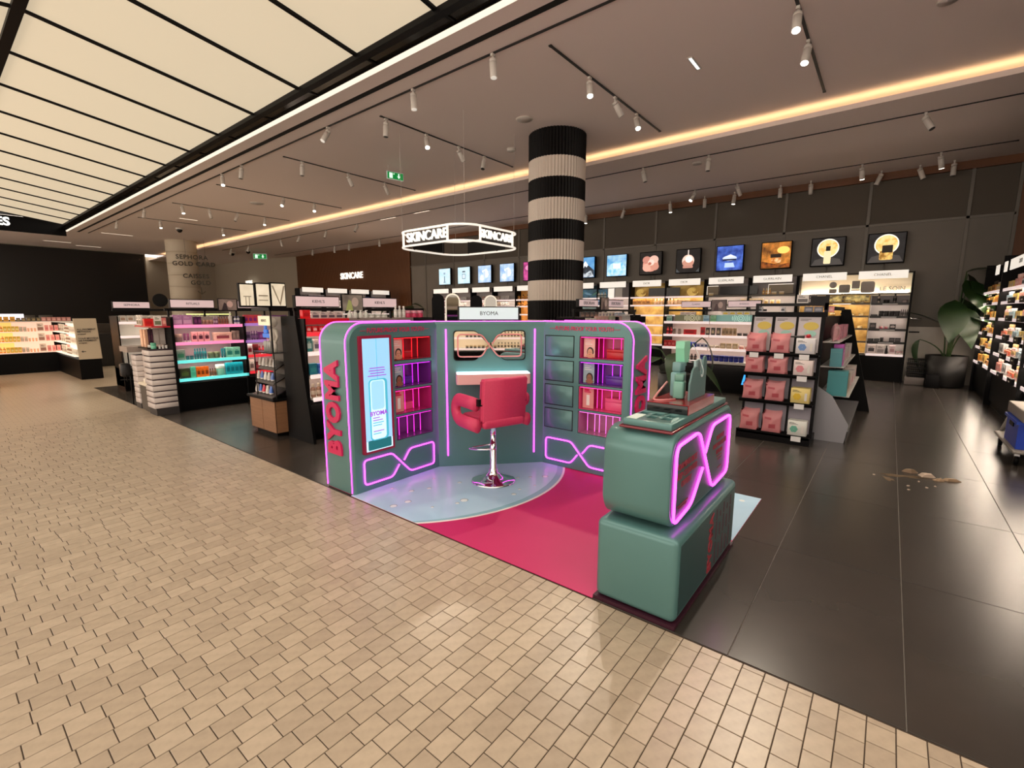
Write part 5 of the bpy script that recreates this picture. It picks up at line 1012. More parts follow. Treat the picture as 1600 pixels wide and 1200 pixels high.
# end unit (gold bay wide, grey bay narrow)
t = thing('wall_shelving', 'end wall shelving with gold and grey bays beside the potted plants', 'shelving', (13.6, 1.85, 0), R(-90))
MB().box(0, 2.18, .03, .33, .08, .575).box(.02, 2.16, .06, .31, 0, .08).build('base', M_black, t)
MB().box(0, 2.18, .30, .33, .575, 2.44).build('back_panel', M_creamb, t)
for x0, x1 in ((0, .035), (2.145, 2.18)): MB().box(x0, x1, -.02, .33, 0, 2.44).build('upright', M_black, t)
MB().box(1.455, 1.475, .02, .30, .6, 1.94).build('divider', M_white, t); MB().box(.035, 2.145, .0, .30, 2.42, 2.44).build('top_panel', M_black, t)
MB().box(.05, 1.455, .285, .297, .62, 1.93).build('gold_back', M_gold, t); MB().box(1.475, 2.14, .285, .297, .62, 1.93).build('grey_back', M_whiteb, t)
for z in ZW:
    if z < 1.9:
        s1 = MB().box(.035, 1.455, .012, .285, z-.02, z).build('shelf', mat('gold_shelf', (180, 150, 90), .3, .3), t); MB().box(.035, 1.455, 0, .012, z-.03, z+.008).build('price_rail', M_mull, s1); MB().box(.06, 1.43, .03, .045, z-.028, z-.02).build('light_strip', M_strip, s1)
        MB().box(.75, 1.1, -.004, 0, z-.02, z+.0).build('lit_tag', M_sign, s1)
        s2 = MB().box(1.475, 2.145, .012, .285, z-.02, z).build('shelf', M_raild if z > .7 else M_white, t); MB().box(1.475, 2.145, 0, .012, z-.04, z+.01).build('price_rail', M_raild if z > .7 else M_railw, s2); MB().box(1.5, 2.12, .03, .045, z-.028, z-.02).build('light_strip', M_strip, s2)
        if z > .7: MB().box(1.68, 1.95, -.004, 0, z-.028, z-.008).build('price_strip', M_tag, s2)
    else:
        s1 = MB().box(.035, 2.145, 0, .285, z-.03, z).build('shelf', mat('taupe_shelf', (140, 126, 104), .4), t); MB().box(.06, 2.12, .22, .24, z, z+.012).build('light_strip', M_strip, s1)
for k in (0, 1): lit_sign(t, .09+1.1*k, .965+1.1*k, -.03, 2.30, 2.475, 'CHANEL', M_sign, .085, frame=None)
gsh = mat('grey_cutout', (150, 142, 136), .5)
for nm, P in (('disc', ring_pts(.70, 2.20, .075, 20)), ('block', rrect(.63, .78, 2.0, 2.10, .02, 3)), ('lid', rrect(.82, 1.04, 2.0, 2.20, .04, 4)), ('cap', rrect(1.07, 1.22, 2.10, 2.28, .01, 2)), ('jar', rrect(1.24, 1.50, 2.0, 2.26, .05, 4))): MB().prism(P, lambda u, v, a: (u, a, v), .20, .215).build('cutout_' + nm, gsh, t)
MB().box(1.06, 1.23, .19, .20, 2.06, 2.085).build('cutout_band', M_ink, t)
text('LE SOIN', .13, (1.82, .28, 2.085), (1, 0, 0), (0, 0, 1), M_grey_ink, t, depth=.01)
XW = ((13.6, 1.85, 0), R(-90))
W_ = 'on the %s grey shelf of the end wall bay'
row(XW, 1.58, 1.767, .06, [('slim black-capped', 'bottle', (206, 190, 176), (20, 18, 18), 1, .05, .05, .2, .06), ('black', 'jar', (30, 26, 26), (60, 54, 52), 1, .11, .1, .07, .06), ('slim grey', 'bottle', (130, 122, 118), (20, 18, 18), 1, .06, .06, .21, .1), ('clear', 'jar', (190, 178, 176), (150, 140, 138), 1, .10, .1, .07, .02)], W_ % 'top')
row(XW, 1.49, 1.478, .06, [('flat black', 'box', (34, 30, 32), (70, 64, 66), 1, .12, .08, .03, .02), ('black', 'jar', (36, 32, 34), (16, 14, 16), 4, .09, .08, .11, .005), ('grey', 'bottle', (90, 84, 86), (20, 18, 18), 5, .028, .03, .14, .006)], W_ % 'second')
row(XW, 1.49, 1.19, .06, [('black', 'box', (26, 24, 26), (120, 110, 108), 1, .12, .06, .13, .06), ('rose', 'jar', (226, 120, 140), (236, 180, 186), 2, .06, .06, .05, .03), ('black framed', 'box', (30, 26, 28), (190, 180, 176), 1, .11, .06, .10, .02)], W_ % 'third')
row(XW, 1.49, .90, .06, [('flat black', 'box', (30, 28, 30), (70, 66, 66), 2, .10, .07, .06, .01), ('black', 'jar', (22, 20, 22), (60, 56, 56), 1, .06, .06, .09, .1), ('low black', 'box', (34, 30, 32), (80, 74, 74), 2, .10, .07, .09, .005)], W_ % 'fourth')
row(XW, 1.49, .62, .04, [('white', 'box', (226, 214, 212), (60, 50, 54), 1, .16, .06, .20, .02), ('white', 'card', (214, 206, 204), (150, 140, 140), 1, .14, .04, .20, .01), ('black', 'bottle', (30, 26, 28), (12, 12, 12), 1, .05, .05, .19, .02), ('pale pink', 'box', (226, 206, 208), (190, 150, 156), 1, .11, .06, .20, .02), ('white', 'jar', (230, 222, 218), (216, 170, 176), 4, .035, .04, .07, .006)], W_ % 'bottom')
for z, nm in ((1.767, 'top'), (1.478, 'second'), (1.19, 'third'), (.62, 'bottom')):
    row(XW, .5, z, .08, [('gold', 'jar', (226, 196, 120), (250, 240, 214), 2, .10, .1, .06, .10), ('gold', 'perfume', (214, 180, 100), (40, 34, 26), 1, .07, .05, .16, .12), ('cream', 'jar', (246, 232, 200), (226, 196, 120), 2, .09, .09, .06, .08)], 'on the %s gold shelf of the end wall bay' % nm)
MB().box(.60, 1.44, .10, .12, 1.79, 1.96).build('gold_frieze', M_gold, t); MB().box(.62, 1.42, .095, .1, 1.81, 1.94).build('gold_frieze_print', mat('gold_print', (236, 206, 120), .3, emit=.5, noise=((90, 70, 40), .12), scale=9), t)
# other units
t = wall_unit(1, 'wall shelving with dark screens and grey top panel above the skincare gondola', (M_whiteb, M_whiteb), ('GUERLAIN', 'GUERLAIN'), (M_mull, M_mull))
MB().box(.38, 1.30, .02, .05, 2.02, 2.235).build('dark_screen', mat('off_screen', (20, 17, 15), .25), t); MB().box(1.55, 2.1, .02, .05, 2.02, 2.24).build('display_case', mat('taupe_case', (120, 106, 84), .4, emit=.15), t); MB().box(.05, .34, .02, .05, 2.02, 2.24).build('display_case', MATS['taupe_case'], t)
MB().tube([(.05, .015, 2.02), (.05, .015, 2.25), (.34, .015, 2.25)], .008, 6).build('lit_edge', M_wstrip, t); MB().tube([(1.55, .015, 2.02), (1.55, .015, 2.25), (2.1, .015, 2.25)], .008, 6).build('lit_edge', M_wstrip, t)
XV = ((13.6, 4.05, 0), R(-90))
row(XV, .1, 2.0, .0, [('lone gold', 'jar', (226, 196, 140), (250, 240, 214), 1, .12, .02, .07, 1.2), ('amber', 'perfume', (220, 160, 70), (240, 220, 160), 3, .05, .02, .16, .02), ('gold', 'jar', (226, 196, 140), (250, 240, 214), 2, .11, .02, .07, .06)], 'on the top shelf of the wall bay with dark screens')
row(XV, .9, 1.767, .05, [('cream', 'box', (206, 184, 150), (170, 140, 100), 4, .12, .06, .14, .02), ('gold', 'jar', (226, 190, 120), (250, 236, 200), 3, .09, .09, .10, .05)], 'on the second shelf of the wall bay with dark screens')
t = wall_unit(2, 'gold-backed wall shelving with swirl panels and a long dark screen', (M_gold, M_gold), ('DIOR', 'DIOR'), (M_railw, M_railw))
MB().box(.58, 1.50, .02, .05, 2.02, 2.25).build('dark_screen', MATS['off_screen'], t)
def swirl(t, cx, cz, n, m):
    for i in range(n):
        r = .035+.035*i; MB().tube([(cx+r*math.cos(R(q)), .03, cz+r*.75*math.sin(R(q))) for q in range(-20+30*i, 270+30*i, 18)], .012, 5).build('gold_swirl', m, t)
M_gl = mat('bright_gold', (246, 214, 130), .25, .5, emit=.35, ecol=(246, 206, 110))
swirl(t, .34, 2.12, 4, M_gl); swirl(t, 1.85, 2.12, 4, M_gl)
XV = ((13.6, 6.25, 0), R(-90))
row(XV, .08, 1.767, .05, [('amber', 'box', (196, 140, 60), (150, 96, 30), 4, .13, .06, .17, .01), .1, ('rose gold', 'perfume', (226, 180, 140), (246, 226, 200), 6, .07, .05, .17, .03), ('apricot', 'box', (226, 180, 130), (240, 210, 170), 4, .10, .06, .16, .01)], 'on the second shelf of the gold swirl wall bay')
t = wall_unit(3, 'wall shelving with a dark leaf panel beside the striped column', (mat('leaf_back', (40, 66, 72), .4, emit=.06), M_whiteb), ('', ''), (M_railw, M_railw))
lf = MB().box(.35, 1.42, .02, .05, 2.0, 2.26).build('leaf_panel', mat('deep_teal_panel', (16, 46, 52), .4, noise=((60, 120, 150), .16), scale=4, emit=.25), t)
for i, (x, a) in enumerate(((.5, 30), (.75, -20), (1.0, 40), (1.25, 15))):
    MB().prism([(x+.16*math.cos(R(a))*s+.03*math.sin(R(a))*w, 2.13+.1*math.sin(R(a))*s+.04*w) for s, w in ((-1, 0), (-.3, -1), (.4, -.8), (1, 0), (.4, .8), (-.3, 1))], lambda u, v, b: (u, b, v), .015, .02).build('leaf_print', mat('leaf_%d' % (i % 2), ((70, 130, 110), (120, 170, 200))[i % 2], .4, emit=.2), lf)
MB().box(1.46, 1.66, .02, .04, 2.0, 2.28).build('white_panel', M_sign, t); MB().box(1.70, 1.94, .02, .04, 2.0, 2.28).build('white_panel', M_card, t)
XV = ((13.6, 8.45, 0), R(-90))
row(XV, 1.1, 2.0, .0, [('white', 'bottle', (226, 226, 220), (110, 120, 110), 3, .09, .015, .18, .02)], 'on the top shelf of the wall bay with a leaf panel')
row(XV, .4, 1.767, .05, [('blue', 'box', (110, 140, 190), (200, 210, 226), 6, .12, .06, .15, .03), ('rose', 'box', (196, 150, 150), (226, 200, 196), 5, .1, .06, .15, .03)], 'on the second shelf of the wall bay with a leaf panel')
t = wall_unit(4, 'amber-lit wall shelving half hidden by the striped column', (M_orng, M_gold), ('', ''), (M_railw, M_railw))
XV = ((13.6, 10.65, 0), R(-90))
for zi in (4, 5): row(XV, .05, ZW[zi]+.012, .05, [('amber', 'perfume', (226, 150, 50), (60, 40, 20), 5, .09, .05, .17, .1), ('gold', 'box', (206, 160, 80), (150, 100, 40), 8, .09, .06, .15, .03)], 'on the %s shelf of the amber wall bay' % ('second', 'top')[zi-4])
t = wall_unit(5, 'wall shelving with pale cosmetics behind the booth sign', (M_whiteb, M_whiteb), ('', ''), (M_railw, M_railw))
XV = ((13.6, 12.85, 0), R(-90))
for zi in (4, 5): row(XV, .05, ZW[zi]+.012, .05, [('grey', 'box', (150, 142, 140), (110, 104, 104), 4, .1, .06, .16, .02), ('rose', 'bottle', (196, 140, 130), (230, 220, 214), 6, .05, .05, .16, .02), ('taupe', 'box', (150, 128, 110), (190, 170, 150), 3, .14, .06, .14, .02), ('white', 'tube', (222, 216, 212), (160, 150, 150), 6, .05, .05, .14, .02)], 'on the %s shelf of the pale bay behind the booth sign' % ('second', 'top')[zi-4])
t = wall_unit(6, 'wall shelving nearest the walnut slat wall', (M_whiteb, M_whiteb), ('', ''), (M_railw, M_railw))
XV = ((13.6, 15.05, 0), R(-90))
for zi in (3, 4, 5): row(XV, .05, ZW[zi]+.012, .05, [('rose', 'box', (206, 150, 150), (230, 206, 204), 5, .09, .06, .15, .02), ('white', 'bottle', (226, 222, 220), (150, 60, 70), 7, .05, .05, .16, .02), ('crimson', 'box', (180, 40, 60), (226, 190, 190), 4, .09, .06, .14, .02), ('white', 'tube', (226, 222, 220), (190, 180, 180), 5, .05, .05, .14, .02)], 'on the %s shelf of the bay nearest the walnut wall' % ('third', 'second', 'top')[zi-3])
# units in front of the walnut wall, facing the aisle
t = shelf_unit('wall_shelving', 'long lit shelving unit standing in front of the walnut slats', 'shelving', (9.2, 17.6, 0), 0, 4.2, .35, 2.44, [(z, 0, .03, 4.17, M_railw) for z in ZW], .6, back=M_whiteb, bays=4)
for k in range(4): lit_sign(t, .10+1.05*k, .95+1.05*k, -.03, 2.30, 2.475, '', M_sign, frame=None)
row(((9.2, 17.6, 0), 0), .06, ZW[5]+.012, .06, [('dark framed', 'card', (90, 80, 84), (220, 210, 206), 2, .14, .03, .2, .04), ('white', 'card', (222, 214, 222), (150, 160, 200), 4, .15, .03, .2, .02), ('rose', 'box', (214, 170, 160), (90, 40, 60), 4, .12, .06, .18, .04), ('white', 'box', (216, 214, 222), (120, 130, 170), 4, .13, .06, .2, .02), ('amber', 'perfume', (226, 160, 70), (240, 220, 180), 5, .09, .05, .19, .03), ('blue', 'box', (90, 120, 196), (220, 226, 236), 4, .1, .06, .18, .02)], 'on the top shelf in front of the walnut slats')
row(((9.2, 17.6, 0), 0), 2.2, ZW[4]+.012, .06, [('amber', 'box', (206, 150, 80), (150, 90, 40), 6, .12, .06, .18, .04), ('white', 'bottle', (226, 222, 216), (60, 80, 150), 8, .06, .06, .18, .04)], 'on the second shelf in front of the walnut slats')

# ------------------------------------------------------------------ backlit pictures above the wall shelving
PIC = [('gold jar in a lit ring on black', (34, 32, 34), (52, 50, 52), 'ringjar'), ('slim gold bottle in a lit ring on black', (34, 32, 34), (52, 50, 52), 'ringbottle'), ('glowing orange landscape', (70, 36, 14), (236, 150, 60), 'orange'), ('cream jar on deep blue', (24, 40, 130), (90, 130, 230), 'blue'),
       ('round cream compact on black', (26, 24, 24), (44, 40, 40), 'compact'), ('pink rose on black', (26, 22, 22), (50, 44, 42), 'rose'), ('icy blue cream', (70, 160, 216), (190, 226, 246), 'ice'), ('snowy mountain under blue sky', (50, 130, 200), (120, 180, 226), 'mountain'), None, ('purple swirl', (120, 30, 90), (226, 90, 170), 'swirl'),
       ('pale blue splash with bottles', (130, 176, 226), (206, 226, 246), 'splash'), ('pale blue water with one bottle', (140, 184, 230), (206, 226, 246), 'splash'), ('pale cyan with a small jar', (186, 224, 240), (214, 238, 246), 'jar'), ('pale cyan with a slim bottle', (186, 224, 240), (214, 238, 246), 'slim')]
def ell(cx, cz, rx, rz_, n=20): return ring_pts(cx, cz, rx, n, ry=rz_)
for k, p in enumerate(PIC):
    if not p: continue
    nm, c1, c2, kind = p
    t = thing('backlit_picture', 'square backlit picture of %s' % nm, 'picture', (13.80, .225+1.1*k, 2.985), R(-90), 'backlit pictures above the wall shelving')
    MB().bbox(-.345, .345, 0, .08, -.335, .335, .006, seg=1).build('frame', M_black, t); MB().tube([(0, .05, -.335), (0, .05, -.52)], .014, 8).build('stand', M_mull, t)
    f = MB().box(-.325, .325, -.004, .002, -.315, .315).build('lit_print', mat('pic_%s' % kind + str(c1[0]), c1, .5, emit=.85 if kind not in ('ringjar', 'ringbottle', 'rose', 'compact') else .35, noise=(c2, .16), scale=4), t)
    n_ = [0]
    def pr(P, c, e=.9, nz=None):
        n_[0] += 1; y = -.004-.0012*n_[0]
        MB().prism(P, lambda u, v, a: (u, a, v), y, y+.002).build('print', mat('pp_%d_%d_%d_%d' % (*c, int(e*10)), c, .5, emit=e, noise=nz, scale=9), f)
    if kind in ('ringjar', 'ringbottle'):
        pr([(-.32, -.31), (.32, -.31), (.25, -.18), (0, -.12), (-.25, -.18)], (84, 80, 78), .5)
        pr(ell(0, .08, .22, .22, 28), (255, 248, 226), 1.3); pr(ell(0, .08, .20, .20, 28), (226, 176, 80), .9, ((255, 236, 170), .15))
        if kind == 'ringjar': pr(rrect(-.11, .13, -.26, -.06, .03, 3), (236, 196, 110), .9, ((150, 100, 30), .1)); pr(rrect(-.07, .12, -.10, .06, .01, 2), (40, 30, 20), .4)
        else: pr(rrect(-.07, .07, -.28, .02, .02, 3), (238, 226, 180), .9); pr(rrect(-.04, .05, .02, .13, .005, 2), (30, 26, 20), .4)
    elif kind == 'orange': pr(ell(.16, .12, .14, .09), (255, 200, 100), 1.2); pr(rrect(-.12, .12, -.06, .03, .01), (50, 34, 20), .4); pr(rrect(-.10, .12, -.19, -.07, .03), (250, 206, 150), .9, ((190, 110, 40), .1)); pr([(-.32, -.31), (.32, -.31), (.32, -.2), (.1, -.24), (-.32, -.14)], (170, 90, 30), .7, ((60, 30, 10), .15))
    elif kind == 'blue': pr(ell(0, .08, .30, .2, 24), (30, 50, 150), .6, ((80, 120, 220), .2)); pr(ell(0, 0, .18, .07), (206, 222, 246), .9); pr([(-.14, .03), (.02, .10), (.15, .03)], (236, 244, 255), 1.0); pr([(-.11, -.12), (.1, -.12), (.14, -.24), (-.12, -.24)], (190, 214, 250), .9); pr(rrect(-.17, .17, -.06, -.02, .01), (20, 26, 70), .4)
    elif kind == 'compact': pr(ell(0, 0, .17, .17, 24), (236, 206, 190), .9); pr(ell(.0, -.06, .16, .1, 24), (206, 150, 130), .8); pr(rrect(-.14, .14, -.20, -.13, .02), (196, 140, 124), .8); pr(rrect(-.015, .015, .13, .30, .004, 2), (226, 214, 206), .8); pr(ell(.02, .04, .1, .09), (250, 236, 230), 1.0); pr([(-.32, -.2), (-.22, -.31), (-.32, -.31)], (90, 96, 100), .5); pr([(.32, -.2), (.22, -.31), (.32, -.31)], (90, 96, 100), .5)
    elif kind == 'rose':
        for cx, cz, r, c in ((0, -.04, .24, (226, 160, 140)), (-.12, .1, .13, (206, 140, 124)), (.1, .1, .14, (240, 196, 180)), (-.1, -.12, .14, (236, 180, 160)), (.13, -.1, .13, (214, 150, 130)), (.02, .02, .10, (250, 220, 206)), (-.02, -.01, .05, (190, 110, 90))): pr(ell(cx, cz, r, r*.85), c, .8)
    elif kind in ('ice',): pr([(-.32, -.12), (-.2, .05), (.0, .12), (.2, .08), (.32, -.1), (.32, -.31), (-.32, -.31)], (206, 236, 250), .95, ((110, 190, 230), .15)); pr(rrect(-.12, .14, -.10, .06, .03), (230, 244, 252), .95)
    elif kind == 'mountain': pr([(-.32, -.31), (-.32, -.05), (-.15, .05), (.0, .2), (.12, .05), (.32, -.1), (.32, -.31)], (70, 84, 100), .5, ((30, 34, 44), .15)); pr([(-.12, .06), (0, .2), (.1, .07), (.04, .0), (-.02, .06), (-.07, -.02)], (240, 246, 252), 1.0); pr([(-.32, -.31), (-.2, -.12), (0, -.2), (.2, -.1), (.32, -.31)], (214, 226, 236), .8, ((90, 100, 116), .12))
    elif kind == 'swirl': pr(ell(-.05, .12, .2, .1), (240, 150, 200), .8); pr(ell(.08, -.1, .2, .12), (60, 16, 50), .5)
    elif kind == 'splash':
        for a in range(9): pr(ell(.14*math.cos(a*1.9), -.02+.16*math.sin(a*2.3), .08, .05, 10), (236, 244, 252), 1.0)
        pr(rrect(-.05, .06, -.16, .12, .02), (196, 214, 240), .9)
    elif kind == 'jar': pr(rrect(-.10, .10, -.14, .06, .04), (120, 140, 160), .6); pr(rrect(-.075, .075, -.115, .04, .03), (206, 226, 240), .9); pr(rrect(-.08, .08, .12, .17, .005, 2), (90, 96, 110), .5)
    elif kind == 'slim': pr(rrect(-.025, .025, -.2, .02, .01), (110, 130, 150), .6); pr(rrect(-.06, .06, -.26, -.2, .02), (150, 170, 190), .7); pr(rrect(-.05, .05, .08, .16, .01), (150, 170, 190), .7)

# arch mirrors standing on the low gondola behind the booth sign
def arch(x, y, z0, w, h, rz, lit, label):
    t = thing('arch_mirror', label, 'mirror', (x, y, z0), R(rz))
    P = lambda d: [(-w/2+d, d if d else 0), (w/2-d, d if d else 0)] + [((w/2-d)*math.cos(R(q)), h-w/2+(w/2-d)*math.sin(R(q))) for q in range(0, 181, 15)]
    MB().prism(P(0), lambda u, v, a: (u, a, v), 0, .03).build('frame', mat('arch_lit', (236, 226, 206), .4, emit=.6) if lit else M_black, t)
    MB().prism(P(.025), lambda u, v, a: (u, a, v), -.004, .002).build('mirror_glass' if lit else 'back_plate', mat('arch_mirror_glass', (130, 128, 124), .04, 1.) if lit else M_black, t)
    if lit: MB().box(-w*.36, w*.36, -.01, -.004, h*.3, h*.33).build('mirror_shelf', M_white, t)
arch(5.54, 6.0, 1.0, .21, .85, -40, False, 'black back of the taller arch mirror behind the booth'); arch(5.86, 5.98, 1.0, .26, .87, -40, True, 'taller arch mirror with a lit white frame behind the booth')
arch(6.54, 6.05, 1.2, .22, .655, -40, False, 'black back of the smaller arch mirror behind the booth sign'); arch(6.91, 6.02, 1.2, .25, .67, -40, True, 'smaller arch mirror with a lit white frame behind the booth sign')
mg = shelf_unit('shelf_gondola', 'low dark make-up gondola carrying the arch mirrors behind the booth', 'shelving', (5.2, 5.85, 0), 0, 2.1, .5, .995, [(.80, 0, .02, 2.08, M_railw), (.55, 0, .02, 2.08, M_railw)], .47, back=M_whiteb)
MB().box(0, 2.1, .0, .5, .98, .997).box(1.2, 2.1, .1, .4, .997, 1.195).build('worktop', M_black, mg)
row(((5.2, 5.85, 0), 0), .08, .812, .05, [('black', 'box', (30, 28, 30), (90, 84, 84), 10, .08, .06, .12, .03), ('pink', 'bottle', (206, 130, 140), (40, 36, 36), 10, .05, .05, .13, .03)], 'on the make-up gondola behind the booth')

# ------------------------------------------------------------------ perfume wall on the right
t = shelf_unit('wall_shelving', 'tall perfume shelving along the right wall with bright shelves', 'shelving', (13.35, -1.4, 0), R(180), 7.0, .42, 2.47, [(z, 0, .02, 2.10, M_railw) for z in (.60, .89, 1.17, 1.455, 1.72, 1.93)] + [(z, 0, 2.16, 4.48, M_railw) for z in (.60, .89, 1.17, 1.455, 1.72, 1.93)] + [(z, 0, 4.54, 6.96, M_railw) for z in (.60, .89, 1.17, 1.455, 1.72, 1.93)], .585, back=mat('pinkish_lit_back', (206, 188, 186), .5), toe=.1)
for x0, x1 in ((2.10, 2.16), (4.48, 4.54)): MB().box(x0, x1, -.03, .42, 0, 2.47).build('upright', M_black, t)
for a, b, tx in ((1.45, 1.75, ''), (2.25, 2.45, ''), (2.75, 4.3, 'DIOR'), (4.9, 6.5, 'DIOR')): lit_sign(t, a, b, -.03, 2.20, 2.36, tx, M_sign, .09, frame=None)
XR = ((13.35, -1.4, 0), R(180))
ADJ = [('amber', (206, 140, 60), (50, 40, 30)), ('gold', (214, 176, 96), (120, 80, 30)), ('rose', (226, 150, 140), (240, 200, 190)), ('coral', (226, 110, 80), (240, 226, 214)), ('clear', (206, 206, 206), (60, 60, 64)), ('blush', (226, 186, 186), (200, 170, 120)), ('yellow', (226, 200, 110), (200, 180, 160)), ('pale blue', (150, 176, 190), (220, 226, 230))]
for si, (z, nm) in enumerate(((.60, 'lowest'), (.89, 'second lowest'), (1.17, 'third'), (1.455, 'fourth'), (1.72, 'fifth'), (1.93, 'top'))):
    for x0, n_, bay, pal in ((.08, 3, 'far', (0, 1, 0, 6)), (2.22, 4, 'near', (2, 4, 3, 5, 7, 6)), (4.6, 4, 'cut-off', (7, 4, 7, 2))):
        its = []
        for i in range(n_):
            a = ADJ[pal[(i+si) % len(pal)]]; kd = ('perfume', 'pbox', 'perfume', 'bottle')[(i+si) % 4]
            its.append((a[0], kd, a[1], a[2], 3, .10 if kd != 'bottle' else .07, .06, .19-.04*((i+si) % 3), .03)); its.append(.10)
        row(XR, x0, z+.012, .05, its, 'on the %s shelf of the %s perfume bay' % (nm, bay))
    for x in (.95, 3.0, 3.85):
        if si < 5: MB().box(x, x+.32, -.035, 0, z-.03, z+.055).build('tester_block', M_black, t); MB().box(x+.1, x+.2, -.038, -.034, z, z+.018).build('tester_label', M_tag, t)
# ------------------------------------------------------------------ tills on the left
lt = thing('till_shelving', 'corner shelving with yellow and pink minis lit warmly near the tills', 'shelving', (1.7, 16.9, 0), world=True)
MB().box(-3.0, 2.72, 16.95, 17.5, 0, .50).build('base', M_black, lt); MB().box(2.23, 2.62, 14.36, 16.95, 0, .46).build('base', M_black, lt)
M_amb = mat('amber_lit_panel', (250, 206, 120), .5, emit=.55, ecol=(250, 206, 120)); M_pkl = mat('peach_lit_panel', (246, 206, 186), .5, emit=.55, ecol=(246, 206, 186)); M_wl = mat('white_lit_panel', (246, 240, 226), .5, emit=.6, ecol=(246, 238, 222))
for a, b, m in ((-3.0, 1.5, M_amb), (1.5, 2.23, M_pkl)): MB().box(a, b, 17.25, 17.28, .5, 1.28).build('back_panel', m, lt)
MB().box(2.50, 2.53, 14.6, 17.25, .5, 1.28).build('back_panel', M_wl, lt)
for z in (.53, .80, 1.05):
    MB().box(-3.0, 2.5, 16.92, 17.25, z-.02, z).build('shelf', M_pkl, lt); MB().box(2.2, 2.5, 14.6, 16.92, z-.02, z).build('shelf', M_wl, lt)
MB().box(-3, 2.5, 16.92, 17.3, 1.28, 1.30).box(2.2, 2.55, 14.6, 16.92, 1.28, 1.30).build('top_shelf', M_card, lt)
f = MB().add([(2.24, 14.36, .465), (2.64, 14.36, .465), (2.64, 14.50, 1.39), (2.24, 14.50, 1.39), (2.24, 14.42, .465), (2.64, 14.42, .465), (2.64, 14.56, 1.39), (2.24, 14.56, 1.39)], [(0, 1, 2, 3), (4, 5, 6, 7), (0, 1, 5, 4), (1, 2, 6, 5), (2, 3, 7, 6), (3, 0, 4, 7)]).build('end_sign', mat('beige_sign', (196, 180, 156), .6), lt)
vz = Vector((0, .14, .925)).normalized()
for i, (tx, s) in enumerate((('ALL PAYMENT', .052), ('METHODS', .052), ('accepted', .04), ('', 0), ('TOUS MOYENS', .052), ('DE PAIEMENT', .052), ('acceptes', .04))):
    if tx: text(tx, s, (2.27, 14.36+.14*(.66-.055*i)/1.0-.004, .465+.925*(.73-.055*i)), (1, 0, 0), vz[:], M_ink, f, align='LEFT', depth=.002, bold=.001)
MB().prism([(2.29, .64), (2.325, .665), (2.325, .647), (2.37, .647), (2.37, .633), (2.325, .633), (2.325, .615)], lambda u, v, a: (u, 14.36+.14*(v-.465)/.925+a, v), -.004, -.001).build('arrow', M_ink, f)
lit_sign(lt, .6, 1.74, 17.2, 1.34, 1.485, '', mat('lilac_white_sign', (240, 234, 250), .5, emit=1.0), frame=M_blackm)
XL = ((-.6, 16.95, 0), 0)
for z, nm in ((.53, 'lower'), (.80, 'middle'), (1.05, 'upper')):
    row(XL, 1.75, z, .02, [('orange', 'bottle', (236, 150, 40), (240, 220, 160), 3, .05, .05, .15, .01), ('yellow', 'box', (214, 180, 40), (240, 226, 150), 4, .06, .05, .13, .008), ('grey', 'jar', (190, 180, 160), (214, 206, 190), 2, .06, .06, .12, .01), ('peach', 'tube', (240, 190, 150), (230, 150, 100), 3, .04, .04, .08, .02), ('white', 'card', (222, 206, 190), (150, 110, 96), 1, .12, .03, .2, .02), ('pink', 'box', (226, 150, 140), (206, 110, 110), 5, .07, .05, .15, .02)], 'on the %s shelf of the till corner' % nm)
    row(((2.22, 16.8, 0), R(-90)), .3, z, .04, [('white', 'card', (236, 230, 216), (120, 96, 80), 3, .16, .03, .19, .05), ('brown', 'bottle', (150, 110, 86), (230, 222, 206), 6, .06, .06, .15, .04), ('white', 'box', (238, 232, 220), (150, 140, 126), 4, .12, .05, .14, .04)], 'on the %s shelf facing the tills' % nm)
row(((-.6, 16.95, 0), 0), 1.85, 1.30, .05, [('golden', 'box', (226, 170, 60), (190, 130, 40), 3, .09, .06, .12, .02), ('dark', 'box', (110, 96, 70), (160, 140, 100), 5, .07, .06, .09, .02), ('pink', 'box', (206, 140, 134), (226, 180, 170), 6, .08, .06, .10, .015)], 'on top of the till corner shelving')
o = thing('till_counter', 'black till counter at the left edge of the picture', 'counter', (.5, 14.3, 0), world=True); MB().box(-.5, .93, 14.1, 15.2, 0, .42).build('body', M_black, o); MB().bbox(-.5, .90, 14.12, 15.2, .42, .60, .01).build('worktop', M_card, o)
for i, (x, y, w) in enumerate(((3.1, 17.4, 1.3), (4.6, 19.5, 1.5))):
    o = thing('till_counter', ('dark till counter beside the payment sign', 'dark till counter further back behind the striped tower')[i], 'counter', (x, y, 0), world=True, group='till counters')
    MB().box(x, x+w, y, y+.8, .06, .92).box(x+.03, x+w-.03, y+.05, y+.75, 0, .06).build('body', mat('charcoal', (24, 22, 22), .35), o); MB().box(x-.02, x+w+.02, y-.02, y+.82, .92, .95).build('worktop', mat('charcoal_top', (52, 48, 46), .25), o); MB().box(x+.1, x+w-.1, y+.3, y+.6, .95, 1.2).build('till_equipment', mat('brown_dark', (52, 44, 36), .4), o)
for i, x in enumerate((1.95, 2.3, 4.67)):
    o = thing('till_monitor', 'small grey till monitor on a stalk, %s from the payment sign' % ('second to the left', 'first to the left', 'to the right')[i], 'monitor', (x, 18.48, 1.1)); MB().bbox(-.14, .14, -.02, .02, .12, .34, .01).build('screen', mat('monitor_grey', (70, 66, 62), .3), o); MB().lathe([(.09, 0), (.02, .02), (.02, .14)], 12).build('stalk', M_blackm, o)
o = MB().box(1.6, 2.6, 18.1, 18.7, .05, 1.1).box(1.65, 2.55, 18.15, 18.7, 0, .05).build('back_counter', M_black); tag(o, 'black back counter carrying two till monitors behind the corner shelving', 'counter')
